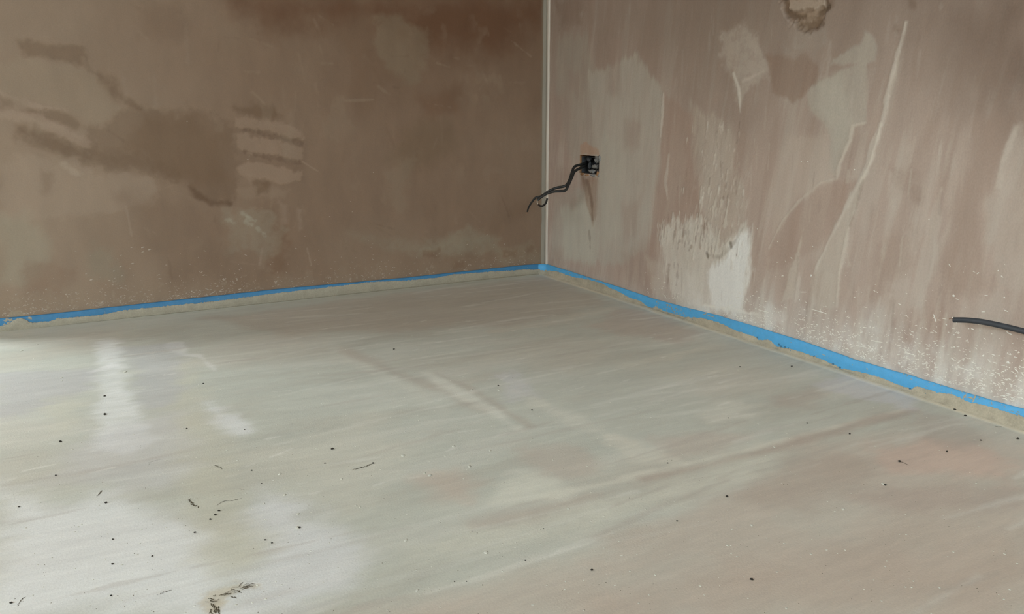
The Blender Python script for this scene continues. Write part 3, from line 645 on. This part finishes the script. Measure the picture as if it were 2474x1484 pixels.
# ------------------------------------------------------------------ blue foam perimeter strip
strip = empty('foam_edge_strip', (0, 0, 0), 'blue foam edging strip standing between the screed floor and the plaster walls', 'foam strip')
T0, T1 = .0012, .0085
def run(name, s0, s1, place, top, seed, n=900, mat=None):
    s = np.linspace(s0, s1, n)
    w = .0016 * fbm(s * 5, s * 0, seed) + .0005 * fbm(s * 30, s * 0, seed + 1)
    h = top(s) + .0008 * fbm(s * 25, s * 0, seed + 2)
    prof = [(T0, -.004), (T0, h - .001), (T0 + .0015, h + .0003), (T1 - .002, h - .0002), (T1 - .0003, h - .0018), (T1 + .0006, h * .5), (T1, -.004)]
    co = np.concatenate([place(s, np.full_like(s, a) + w * (.4 + .6 * np.clip(b / .04, 0, 1)), np.zeros_like(s) + b) for a, b in prof])
    F = []
    for k in range(len(prof) - 1):
        i = np.arange(n - 1); F.append(np.stack([k * n + i, k * n + i + 1, (k + 1) * n + i + 1, (k + 1) * n + i], 1))
    return link(name, mesh_arrays(name, co, np.concatenate(F)), mat or M_BLUE, strip)
pl_L = lambda s, d, z: np.stack([s, -d, z], 1)
pl_R = lambda s, d, z: np.stack([-d, s, z], 1)
TL = [(0, 770), (100, 761), (283, 741), (495, 718), (690, 697), (983, 671), (1266, 641), (1300, 638.5)]
TR = [(1325, 640), (1420, 670), (1492, 693), (1577, 722), (1662, 745), (1735, 763), (1832, 792), (1936, 824), (2072, 872), (2209, 911), (2345, 954), (2474, 990)]
def prof_L(tab, off):
    q = np.array([on_left(x, y, -off) for x, y in tab]); o = np.argsort(q[:, 0]); return lambda s: np.interp(s, q[o, 0], q[o, 2])
def prof_R(tab, off):
    q = np.array([on_right(x, y, -off) for x, y in tab]); o = np.argsort(q[:, 1]); return lambda s: np.interp(s, q[o, 1], q[o, 2])
topL = prof_L(TL, .006); topR = prof_R(TR, .006)
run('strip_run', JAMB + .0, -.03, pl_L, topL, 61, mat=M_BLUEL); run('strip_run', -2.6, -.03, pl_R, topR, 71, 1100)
# the fold round the corner
a = np.linspace(0, 1, 24); A = np.array([-.032, 0.0]); Bp = np.array([0.0, -.032])
rows = []
for (d, b) in ((T0, -.004), (T0, .0375), (T0 + .002, .0388), (T1 - .001, .0376), (T1 + .0006, .02), (T1, -.004)):
    c = (1 - a)[:, None] ** 2 * np.array([-.032, -d]) + 2 * (a * (1 - a))[:, None] * np.array([-d - .004, -d - .004]) + (a ** 2)[:, None] * np.array([-d, -.032])
    zz = np.full(24, b) + (.0016 * np.sin(a * math.pi) if b > .03 else 0)
    rows.append(np.column_stack([c, zz]))
co = np.concatenate(rows); F = []
for k in range(len(rows) - 1):
    i = np.arange(23); F.append(np.stack([k * 24 + i, k * 24 + i + 1, (k + 1) * 24 + i + 1, (k + 1) * 24 + i], 1))
link('corner_fold', mesh_arrays('corner_fold', co, np.concatenate(F)), M_BLUE, strip)

# screed residue climbing the strip, with a torn upper edge
BL = [(-60, 780), (-20, 776), (0, 788), (18, 785), (26, 779), (36, 773), (50, 769), (60, 771), (70, 778), (80, 781), (100, 778), (118, 778), (135, 770), (180, 767), (262, 759), (283, 752), (340, 746), (400, 740), (495, 731), (560, 723), (690, 706), (760, 698),
      (830, 690), (890, 682), (983, 678), (1050, 672), (1100, 663), (1180, 657), (1266, 652), (1300, 651)]
BR = [(1322, 654), (1345, 656), (1380, 669), (1420, 676), (1450, 683), (1470, 695), (1492, 704), (1520, 720), (1545, 727), (1560, 740), (1577, 745), (1583, 740), (1600, 751), (1640, 762), (1655, 766),
      (1672, 768), (1690, 768), (1735, 779), (1765, 793), (1785, 802), (1820, 812), (1832, 822), (1850, 822), (1862, 824), (1875, 838), (1910, 844), (1936, 851), (1985, 868), (2030, 890), (2072, 898),
      (2120, 911), (2160, 926), (2200, 941), (2215, 934), (2260, 948), (2300, 954), (2345, 974), (2400, 986), (2474, 1009)]
def lip(name, s0, s1, place, edge, seed, mat, foot, n, lift=None):
    s = np.linspace(s0, s1, n)
    h = edge(s) + .0034 * fbm(s * 70, s * 0, seed, 5, .8) + .0024 * np.abs(fbm(s * 220, s * 0, seed + 5, 3, .8)) - .0006
    if lift is None: lo = np.full_like(s, -.003); ft = foot + .003 * fbm(s * 22, s * 0, seed + 3)
    else: lo = lift(s); ft = np.full_like(s, .0125)
    base = T1 + .0006 + .0016 * fbm(s * 5, s * 0, seed + 9) * 0
    prof = [(np.full_like(s, T1 - .001), h - .0002), (np.full_like(s, T1 + .0018), h), (np.full_like(s, T1 + .0028), h - .0018),
            (np.full_like(s, T1 + .0032) + .0005 * fbm(s * 40, s * 0 + 3, seed), h * .55 + lo * .45 + .001),
            (T1 + .0035 + (ft - T1 - .0035) * (.15 if lift is None else .5), np.maximum(lo, 0) + .0045 if lift is None else lo + .003),
            (ft * .85, np.maximum(lo, 0) + .0022 if lift is None else lo + .0006), (ft, lo), (np.full_like(s, T1 + .0022), lo), (np.full_like(s, T1 + .0022), np.full_like(s, -.003))]
    co = np.concatenate([place(s, d, z) for d, z in prof]); F = []
    for k in range(len(prof) - 1):
        i = np.arange(n - 1); F.append(np.stack([k * n + i, k * n + i + 1, (k + 1) * n + i + 1, (k + 1) * n + i], 1))
    return link(name, mesh_arrays(name, co, np.concatenate(F)), mat, floor)
edL = prof_L(BL, T1 + .003); edR = prof_R(BR, T1 + .003)
liftL = lambda s: np.interp(s, [-2.1, -1.8, -1.5, -1.2, -.9, -.5, -.1, -.02], [-.002, .000, .0018, .0022, .0030, .0042, .0046, .0]) + .0008 * fbm(s * 16, s * 0, 3)
lip('screed_lip', JAMB, -.012, pl_L, edL, 81, M_LIP, .016, 2600, liftL)
lip('screed_lip', -2.6, -.012, pl_R, edR, 91, M_LIPR, .022, 3200)
rows = []
hc = .0165 + .003 * fbm(a * 6, a * 0, 5) + .0015 * fbm(a * 30, a * 0, 6)
for (d, zz) in ((T1 - .001, hc), (T1 + .0022, hc - .0004), (T1 + .003, hc - .003), (T1 + .0045, np.full(24, .004)), (T1 + .012, np.full(24, -.003))):
    c = (1 - a)[:, None] ** 2 * np.array([-.034, -d]) + 2 * (a * (1 - a))[:, None] * np.array([-d - .004, -d - .004]) + (a ** 2)[:, None] * np.array([-d, -.034])
    rows.append(np.column_stack([c, zz]))
F = []
for k in range(len(rows) - 1):
    i = np.arange(23); F.append(np.stack([k * 24 + i, k * 24 + i + 1, (k + 1) * 24 + i + 1, (k + 1) * 24 + i], 1))
link('screed_lip', mesh_arrays('screed_lip', np.concatenate(rows), np.concatenate(F)), M_LIP, floor)

# ------------------------------------------------------------------ flat splashes, nibs and grit
def splats(name, pts, mat, parent, place, seg=7, kind='stuff', rough=.5):
    """pts rows: s, t, length, width, angle, height -> tiny flattened drops in one mesh."""
    pts = np.asarray(pts, float); n = len(pts)
    a = np.linspace(0, 2 * math.pi, seg, endpoint=False)
    r = 1 + rough * (rng.random((n, seg)) - .5)
    x = np.cos(a)[None] * r * pts[:, 2:3] / 2; y = np.sin(a)[None] * r * pts[:, 3:4] / 2
    ca, sa = np.cos(pts[:, 4:5]), np.sin(pts[:, 4:5])
    S_ = pts[:, 0:1] + x * ca - y * sa; T_ = pts[:, 1:2] + x * sa + y * ca
    mid = place(np.repeat(pts[:, 0], 1), np.repeat(pts[:, 1], 1), pts[:, 5])
    ring = place(S_.ravel(), T_.ravel(), np.full(n * seg, -.0012))
    ring2 = place((pts[:, 0:1] + (S_ - pts[:, 0:1]) * .8).ravel(), (pts[:, 1:2] + (T_ - pts[:, 1:2]) * .8).ravel(), np.repeat(pts[:, 5] * .8, seg))
    co = np.concatenate([mid, ring2, ring]); F = []
    b = np.arange(n)[:, None] * seg + np.arange(seg)[None]; b2 = np.arange(n)[:, None] * seg + (np.arange(seg) + 1)[None] % seg
    m = np.repeat(np.arange(n)[:, None], seg, 1)
    tri = np.concatenate([np.stack([m, n + b, n + b2], 2).reshape(-1, 3), np.stack([n + b, n + n * seg + b, n + n * seg + b2], 2).reshape(-1, 3),
                          np.stack([n + b, n + n * seg + b2, n + b2], 2).reshape(-1, 3)])
    return link(name, mesh_arrays(name, co, tri), mat, parent, kind=kind)
spl_L = lambda s, t, d: np.stack([s, -d, t], 1)
spl_R = lambda s, t, d: np.stack([-d, s, t], 1)
spl_F = lambda s, t, d: np.stack([s, t, d + floor_z(s, t)], 1)
pts = []
for i in range(1050):
    s = -1.9 + 1.9 * rng.random() ** 1.7 if i % 3 else rng.normal(-1.45, .22)
    if s > -.03 or s < -1.95: continue
    z = .043 + rng.exponential(.03)
    if z > .3: continue
    dash = rng.random() < .55; L_ = rng.uniform(.0018, .006) * (1.7 if dash else .7)
    pts.append((s, z, L_, L_ * (rng.uniform(.22, .4) if dash else .8), rng.normal(0, .35), .0006))
for (x, y, l) in ((345, 598, 9), (362, 603, 9), (345, 609, 7), (318, 598, 6), (292, 644, 8), (222, 676, 10), (737, 571, 4), (847, 487, 4), (902, 417, 4), (796, 523, 2), (851, 512, 2),
                  (599, 385, 5), (602, 377, 3), (452, 294, 4), (384, 673, 6), (275, 655, 7), (208, 662, 6), (808, 655, 6), (493, 665, 8), (1055, 617, 3), (1080, 637, 4)):
    q = on_left(x, y); pts.append((q[0], q[2], l * .0013, max(.0025, l * .0005), .25, .0008))
splats('plaster_splash', pts, M_SPLL, wall_left, spl_L)
pts = []
for i in range(1900):
    s = -.62 - 1.32 * rng.random() ** .55
    z = .046 + rng.exponential(.022 + .03 * min(1, max(0, (-s - .7) / 1.0)))
    if z > .34: continue
    dash = rng.random() < .55; L_ = rng.uniform(.0014, .0055) * (2.0 if dash else .75)
    pts.append((s, z, L_, L_ * (rng.uniform(.16, .32) if dash else .8), rng.normal(.05, .35), .0006))
for (x, y, r) in ((1960, 666, 6), (2304, 715, 5), (2426, 719, 4), (2065, 410, 4), (1936, 390, 3), (1952, 390, 3), (1879, 584, 3), (2172, 878, 7), (1990, 823, 6), (2435, 876, 5), (2306, 839, 4),
                  (2012, 797, 6), (1878, 634, 3), (1932, 725, 3), (2088, 866, 5), (2245, 530, 3), (1830, 553, 3), (2108, 844, 6), (2272, 912, 5), (1828, 705, 3), (2375, 860, 4), (2455, 910, 5)):
    q = on_right(x, y); pts.append((q[1], q[2], r * .0012, r * .0011, 0, .001))
for (x0, y0, x1, y1) in ((1955, 745, 2002, 760), (2180, 850, 2215, 860), (2110, 824, 2135, 828), (1830, 748, 1862, 757), (2306, 885, 2345, 897), (2255, 758, 2262, 780), (1772, 719, 1795, 719),
                         (2187, 895, 2210, 905), (2065, 835, 2095, 840), (1930, 706, 1952, 706)):
    a_ = on_right(x0, y0); b_ = on_right(x1, y1)
    pts.append(((a_[1] + b_[1]) / 2, (a_[2] + b_[2]) / 2, np.hypot(a_[1] - b_[1], a_[2] - b_[2]), .0026, math.atan2(b_[2] - a_[2], b_[1] - a_[1]), .001))
splats('plaster_splash', pts, M_SPLASH, wall_right, spl_R, 8)

# screed smears left on the blue foam
pts = []
def smear_L(x, y, l, w, ang=0):
    q = on_left(x, y, -T1); pts.append((q[0], q[2], l, w, ang, T1 + .0014))
for x, y in ((22, 780), (10, 784), (14, 775), (25, 774), (72, 770)): smear_L(x, y, .016, .009, rng.normal(0, .5))
for i in range(60):
    x = rng.uniform(70, 1290); y = 770 - .1008 * x + rng.uniform(3, 13); smear_L(x, y, rng.uniform(.002, .006), rng.uniform(.0012, .0025), rng.normal(0, .6))
splats('screed_smear', [(a, b, c, d, e, f) for a, b, c, d, e, f in pts], M_LIP, strip, lambda s, t, d: np.stack([s, -np.where(d < 0, T1 - .001, d), t], 1), 13, rough=1.1)
pts = []
def smear_R(x, y, l, w, ang=0):
    q = on_right(x, y, -T1); pts.append((q[1], q[2], l, w, ang, T1 + .0014))
for i in range(34):
    x = rng.uniform(1584, 1655); smear_R(x, 724 + .304 * (x - 1580) + rng.uniform(3, 18), rng.uniform(.008, .02), rng.uniform(.004, .008), rng.normal(0, .6))
for i in range(26):
    x = rng.uniform(1345, 1460); smear_R(x, 640 + .304 * (x - 1325) + rng.uniform(3, 10), rng.uniform(.008, .022), rng.uniform(.003, .006), rng.normal(-.1, .3))
for (x, y, l) in ((1715, 764, .04), (1912, 828, .012), (1990, 858, .02), (1975, 860, .012), (2060, 882, .008), (2095, 892, .01), (2330, 958, .02), (2345, 962, .02), (2352, 966, .016), (1700, 760, .02)):
    smear_R(x, y, l, .005, rng.normal(0, .5))
for i in range(110):
    x = rng.uniform(1480, 2470); smear_R(x, 640 + .304 * (x - 1325) + rng.uniform(3, 22), rng.uniform(.0015, .005), rng.uniform(.001, .0022), rng.normal(0, .7))
splats('screed_smear', pts, M_LIPR, strip, lambda s, t, d: np.stack([-np.where(d < 0, T1 - .001, d), s, t], 1), 13, rough=1.1)
# torn blue specks still showing through the residue
pts = []
for (x, y) in ((1880, 833), (1885, 838), (1895, 840), (1903, 843), (1909, 848), (1925, 851), (1965, 862), (2011, 880), (2027, 889), (2214, 946), (2236, 951), (2196, 940), (1672, 772), (1680, 775), (1688, 774), (1548, 735), (1828, 816)):
    q = on_right(x, y, -T1 - .004); pts.append((q[1], q[2], .007, .006, rng.normal(0, .6), T1 + .0042))
M_BLUED = surface_mat('dusty_blue_foam', [(200, (1, 1, 1), .8, 1.1)], (.6, .8), .3, None, (70, 120, 150), False)
splats('foam_scrap', pts, M_BLUED, strip, lambda s, t, d: np.stack([-np.where(d < 0, T1 + .001, d), s, t], 1), 6)

# nibs, pinholes and dust on the floor
nib_pts = [(1096, 1079, 9), (974, 1101, 11), (1134, 1128, 10), (1039, 1149, 11), (1026, 1144, 7), (1205, 943, 8), (1140, 942, 7), (1184, 1090, 7), (1150, 825, 6), (1174, 1335, 12), (980, 1306, 10), (1008, 1428, 9),
           (1373, 1229, 8), (2136, 1170, 11), (2037, 1230, 9), (1816, 1269, 8), (1871, 1081, 6), (1757, 1318, 7), (676, 1146, 9), (688, 1196, 8), (719, 1275, 11), (720, 1242, 8), (638, 1217, 5), (722, 1042, 4),
           (302, 899, 7), (150, 920, 4), (52, 848, 6), (90, 833, 5), (148, 913, 6), (860, 1222, 7), (825, 1158, 7), (1305, 1280, 5), (1450, 1110, 5), (1560, 1230, 5), (2270, 1420, 6), (1900, 1470, 6)]
nibs = []
def nib_mesh(seed):
    r = np.random.default_rng(seed); bm = bmesh.new(); bmesh.ops.create_icosphere(bm, subdivisions=1, radius=1)
    for v in bm.verts:
        v.co *= 1 + .3 * (r.random() - .5); v.co.z = v.co.z * .3
    me = bpy.data.meshes.new('screed_nib'); bm.to_mesh(me); bm.free()
    for p in me.polygons: p.use_smooth = True
    return me
NM = [nib_mesh(k) for k in range(4)]
for i, (x, y, w) in enumerate(nib_pts):
    q = on_floor(x, y); dist = np.linalg.norm(q - CAM); r = w * dist / FPX / 2
    o = link('screed_nib', NM[i % 4], M_NIB, floor); o.location = (q[0], q[1], .0003 + float(floor_z(np.array([q[0]]), np.array([q[1]]))[0]))
    o.scale = (r, r * 1.5, r * .5); o.rotation_euler[2] = -.5 + random.uniform(-.4, .4)
pts = []
for i in range(420):
    x = rng.uniform(-20, 2490); y = 800 + 690 * rng.random() ** .8; q = on_floor(x, y)
    if q[0] > -.05 or q[1] > -.05: continue
    r = rng.uniform(.0012, .0032); pts.append((q[0], q[1], r * rng.uniform(1, 1.8), r, rng.normal(-.5, .6), .0005))
splats('pale_speck', pts, M_NIB, floor, spl_F, 6)
pts = []
for i in range(330):
    x = rng.uniform(-20, 2490); y = 860 + 630 * rng.random() ** .7; q = on_floor(x, y)
    if q[0] > -.05 or q[1] > -.05: continue
    r = rng.uniform(.0007, .0015); pts.append((q[0], q[1], r * rng.uniform(1, 2), r, rng.normal(-.5, .8), .0005))
splats('dust_speck', pts, M_DUST, floor, spl_F, 6)
def crack(P, wid, jit=.0012, n=None):
    Q = spline([on_floor(*p)[:2] for p in P], n or 12 * (len(P) - 1) + 6); m = len(Q)
    tg = np.gradient(Q, axis=0); tg /= np.linalg.norm(tg, axis=1)[:, None]; nr = np.stack([-tg[:, 1], tg[:, 0]], 1)
    Q = Q + nr * rng.normal(0, jit, m)[:, None]
    w = wid * (.25 + .75 * np.sin(np.linspace(.1, math.pi - .1, m))) * rng.uniform(.35, 1.3, m) / 2
    A = Q + nr * w[:, None]; B_ = Q - nr * w[:, None]
    co = np.concatenate([np.column_stack([e, floor_z(e[:, 0], e[:, 1]) + .0004]) for e in (A, B_)])
    i = np.arange(m - 1)
    link('hairline_crack', mesh_arrays('hairline_crack', co, np.stack([m + i, m + i + 1, i + 1, i], 1)), M_CRACK, floor)
crack([(455, 1207), (465, 1219), (482, 1227)], .0034, .0014); crack([(522, 1224), (541, 1212), (565, 1210), (586, 1204)], .0016, .0006)
crack([(577, 1182), (591, 1184)], .0018, .0005); crack([(850, 1136), (880, 1128), (902, 1120)], .0026, .0012); crack([(518, 1125), (530, 1130), (537, 1135)], .0018, .0012)
crack([(234, 1200), (241, 1192), (247, 1186)], .0024, .0006); crack([(2404, 1030), (2412, 1032), (2425, 1031)], .003, .0006); crack([(355, 1120), (375, 1114), (395, 1110)], .001, .0006)
crack([(2173, 1116), (2184, 1119), (2196, 1125)], .0018, .0004); crack([(43, 1466), (50, 1452), (61, 1443)], .0014, .0006); crack([(380, 1440), (398, 1431), (416, 1428)], .0014, .0012)
for i in range(34):                                     # torn fibres of the scraped scar
    t = rng.random(); c = np.array([500, 1462]) * (1 - t) + np.array([612, 1414]) * t + rng.normal(0, 1, 2) * np.array([7, 5 * (1.1 - t)]) - np.array([0, 16 * t * (1 - t)])
    l = rng.uniform(6, 20); a_ = -.45 + rng.normal(0, .3)
    crack([tuple(c), tuple(c + np.array([l * .5 * math.cos(a_), l * .5 * math.sin(a_)])), tuple(c + np.array([l * math.cos(a_ + .2), l * math.sin(a_ + .2)]))], rng.uniform(.0008, .0022), .0006, 9)
for i in range(12):
    c = np.array([rng.uniform(508, 530), rng.uniform(1452, 1484)]); a_ = 1.5 + rng.normal(0, .6); l = rng.uniform(5, 14)
    crack([tuple(c), tuple(c + np.array([l * math.cos(a_), l * math.sin(a_)]))], rng.uniform(.001, .0024), .0006, 8)

grit = [(253, 958, 7), (254, 1003, 9), (146, 1068, 8), (256, 1216, 8), (46, 1226, 6), (135, 1150, 6), (529, 1235, 7), (520, 1245, 8), (508, 1256, 7), (273, 1305, 6), (272, 1364, 7), (268, 1440, 6), (368, 1345, 6),
        (641, 1305, 6), (657, 1312, 6), (608, 1138, 6), (632, 1170, 5), (471, 1288, 7), (491, 927, 5), (591, 1039, 5), (451, 1037, 6), (724, 1275, 8), (27, 1458, 8), (785, 1121, 6), (803, 1086, 10), (902, 1120, 7),
        (1204, 933, 6), (1285, 991, 6), (1613, 1120, 6), (1636, 1259, 6), (1430, 1378, 9), (1269, 1355, 6), (1127, 1406, 5), (952, 845, 6), (2307, 991, 8), (2332, 1005, 8), (2459, 1061, 8), (2288, 1092, 7),
        (2173, 1116, 9), (1950, 1023, 6), (2053, 1049, 6), (1913, 887, 6), (1788, 888, 5), (1756, 1200, 9), (1816, 1401, 11), (2139, 1173, 7), (1760, 1010, 4), (1098, 1406, 5), (1313, 1278, 5), (2370, 1065, 5)]
GLAB = {}
for k_, ks in {'dark grit crumb at the end of a short dark crack in the screed': [(902, 1120)],
               'dark grit crumb in a row of three below the curved hairline crack': [(529, 1235), (520, 1245), (508, 1256)],
               'dark grit crumb close to the cream screed lip under the blue strip': [(2307, 991), (2332, 1005), (2459, 1061)],
               'dark grit crumb with a thin scratch trailing from it on pinkish screed': [(2173, 1116)],
               'dark grit crumb touching a pale raised nib of screed': [(724, 1275), (2139, 1173)],
               'dark grit crumb beside the long white streak on the screed': [(253, 958), (254, 1003)],
               'larger dark crumb on the pink-tinted screed': [(1430, 1378), (1816, 1401), (1756, 1200)]}.items():
    for q_ in ks: GLAB[q_] = k_
GMesh = []
for k in range(4):
    r = np.random.default_rng(30 + k); bm = bmesh.new(); bmesh.ops.create_icosphere(bm, subdivisions=1, radius=1)
    for v in bm.verts: v.co *= 1 + .5 * (r.random() - .5)
    bm.normal_update(); me = bpy.data.meshes.new('grit_crumb'); bm.to_mesh(me); bm.free(); GMesh.append(me)
for i, (x, y, w) in enumerate(grit):
    q = on_floor(x, y); dist = np.linalg.norm(q - CAM); r = w * dist / FPX / 2
    o = link('grit_crumb', GMesh[i % 4], M_GRIT, None, None, GLAB.get((x, y), 'tiny dark crumb of grit lying loose on the bare screed floor'), 'grit', 'loose dark grit crumbs on the screed')
    r *= .85; o.location = (q[0], q[1], r * .42 + float(floor_z(np.array([q[0]]), np.array([q[1]]))[0])); o.scale = (r, r * .8, r * .6); o.rotation_euler[2] = random.uniform(-1, .4)

# ------------------------------------------------------------------ socket recess, back box and cables
D = .047
bm = bmesh.new(); e = .0
def quad(pts): bm.faces.new([bm.verts.new(p) for p in pts])
quad([(0, SY0, SZ1), (0, SY1, SZ1), (D, SY1, SZ1), (D, SY0, SZ1)]); quad([(0, SY0, SZ0), (D, SY0, SZ0), (D, SY1, SZ0), (0, SY1, SZ0)])
quad([(0, SY1, SZ0), (D, SY1, SZ0), (D, SY1, SZ1), (0, SY1, SZ1)]); quad([(0, SY0, SZ0), (0, SY0, SZ1), (D, SY0, SZ1), (D, SY0, SZ0)])
quad([(D, SY0, SZ0), (D, SY0, SZ1), (D, SY1, SZ1), (D, SY1, SZ0)])
bmesh.ops.subdivide_edges(bm, edges=bm.edges, cuts=5, use_grid_fill=True)
from_bm('socket_recess', bm, M_TAN, wall_right)
bx = empty('back_box', (.006, (SY0 + SY1) / 2, SZ0), 'dark metal socket back box sunk in the plaster, smeared with grey plaster', 'socket box')
def bpart(name, bm, mat): 
    o = from_bm(name, bm, mat, bx); o.matrix_parent_inverse = Matrix.Translation(-Vector(bx.location)); return o
y0, y1, z0, z1 = SY0 + .003, SY1 - .004, SZ0 + .001, SZ1 - .005
bm = bmesh.new(); box(bm, (.042, y0, z0), (.044, y1, z1)); bpart('back_plate', bm, M_DARK)
for lo, hi in (((.006, y0, z0), (.044, y0 + .0015, z1)), ((.006, y1 - .0015, z0), (.044, y1, z1)), ((.006, y0, z0), (.044, y1, z0 + .0015)), ((.006, y0, z1 - .0015), (.044, y1, z1))):
    bm = bmesh.new(); box(bm, lo, hi); bpart('side_plate', bm, M_BOX)
for yy in (y0 + .008, y1 - .008):
    bm = bmesh.new(); box(bm, (.006, yy - .005, (z0 + z1) / 2 - .006), (.0085, yy + .005, (z0 + z1) / 2 + .006), .001); bpart('fixing_lug', bm, M_BOX)
for k, (yy, zz) in enumerate(((y0 + .035, z0 + .045), (y1 - .035, z0 + .045))):
    bm = bmesh.new(); bmesh.ops.create_cone(bm, cap_ends=True, segments=20, radius1=.011, radius2=.010, depth=.002, matrix=Matrix.Translation((.0415, yy, zz)) @ Matrix.Rotation(math.pi / 2, 4, 'Y')); bpart('knockout', bm, M_BOX)
# plaster smears slopped into the box and over its lower lip
def lump(cx, cy, cz, sx, sy, sz, seed, sub=3):
    r = np.random.default_rng(seed); bm = bmesh.new(); bmesh.ops.create_icosphere(bm, subdivisions=sub, radius=1)
    C = np.array([v.co for v in bm.verts]); nz = fbm(C[:, 1] * 2.5 + seed, C[:, 2] * 2.5 + C[:, 0], seed, 3)
    for v, k in zip(bm.verts, nz):
        f = 1 + .7 * k; v.co = Vector((cx + v.co.x * sx * f, cy + v.co.y * sy * f, cz + v.co.z * sz * f))
    return bm
wy = lambda px, py: on_right(px, py)[1:]
for i, (px, py, sy, sz, dx, mt) in enumerate(((1436, 388, .014, .010, .010, M_SMEAR), (1430, 404, .016, .008, .014, M_SMEAR), (1418, 400, .008, .012, .012, M_BOX), (1440, 380, .012, .008, .006, M_SMEAR),
                                              (1412, 384, .014, .009, .02, M_BOX), (1426, 414, .022, .006, .008, M_SMEAR), (1442, 414, .010, .006, .007, M_BOX))):
    q = wy(px, py); o = bpart('plaster_smear', lump(dx, q[0], q[1], .005, sy, sz, 40 + i), mt)
    for p in o.data.polygons: p.use_smooth = True
for i, (px, py, sy, sz) in enumerate(((1406, 421, .014, .006), (1418, 424, .012, .004), (1432, 424, .014, .004), (1444, 420, .008, .008), (1448, 384, .008, .012), (1446, 424, .006, .006))):
    q = wy(px, py); o = from_bm('plaster_crumb', lump(.001, q[0], q[1], .004, sy, sz, 60 + i, 2), M_TAN if i in (0, 1, 3) else M_SMEAR, wall_right, smooth=True)

def at_x(px, py, x): return on_right(px, py, x)
def cable(name, pts, rad, mat, label, group, core, flat=1.0, n=70, up=(0, 0, 1)):
    P = [at_x(*q) for q in pts]
    th = empty(name, P[0], label, 'cable', group)
    o = from_bm('sheath', tube(spline(P, n), rad, 12, flat, up), mat, th, smooth=True)
    o.matrix_parent_inverse = Matrix.Translation(-Vector(P[0]))
    if core:
        Q = [at_x(*q) for q in core[0]]
        c = from_bm('copper_core', tube(spline(Q, 14), core[1], 8), core[2], o, smooth=True)
    return th
cable('power_cable', [(1418, 388, .036), (1414, 394, .012), (1402, 398, -.018), (1388, 403, -.045), (1382, 416, -.062), (1376, 434, -.085), (1366, 449, -.105), (1344, 454, -.135), (1326, 462, -.155),
                      (1308, 474, -.175), (1294, 478, -.192), (1284, 490, -.2), (1277, 502, -.205), (1274, 512, -.206)], [.0048, .0048, .0046, .0040, .0028],
      M_BLACK, 'longer black cable from the socket box, its end drooping past the corner', None, ([(1274.5, 510, -.206), (1273, 518, -.206)], .0012, M_COPPER))
cable('power_cable', [(1420, 392, .036), (1412, 401, .004), (1400, 407, -.029), (1388, 415, -.055), (1382, 428, -.074), (1374, 446, -.098), (1366, 460, -.116), (1354, 462, -.134), (1338, 463, -.155),
                      (1322, 468, -.172), (1308, 476, -.189), (1298, 484, -.203)], [.0048, .0048, .0046, .0040],
      M_BLACK, 'shorter black cable from the socket box, ending in a bare hooked wire', None, None)
hook = bpy.data.objects['power_cable.001']
P0 = Vector(hook.location)
for nm, pts_, r_, mt_ in (('bare_wire', [(1298, 484, -.203), (1298, 490, -.206), (1301, 495, -.208)], .0014, M_BARE),
                          ('hooked_core', [(1301, 495, -.208), (1306, 498, -.21), (1313, 497, -.212), (1319, 490, -.212), (1322, 480, -.212)],   .0034, M_BLACK)):
    c = from_bm(nm, tube(spline([at_x(*q) for q in pts_], 18), r_, 8), mt_, hook, smooth=True); c.matrix_parent_inverse = Matrix.Translation(-P0)
# stub of thicker cable further along the right wall
cable('cable_stub', [(2570, 842, .02), (2540, 822, -.010), (2500, 808, -.028), (2440, 792, -.04), (2380, 779, -.046), (2340, 774, -.05), (2304, 773, -.052)], [.0058],
      M_GREYBLK, 'thick charcoal cable stub poking out along the plaster low on the wall', None, ([(2306, 771, -.052), (2298, 769.5, -.0525), (2293, 771, -.053)], .0009, M_COPPER), .8)
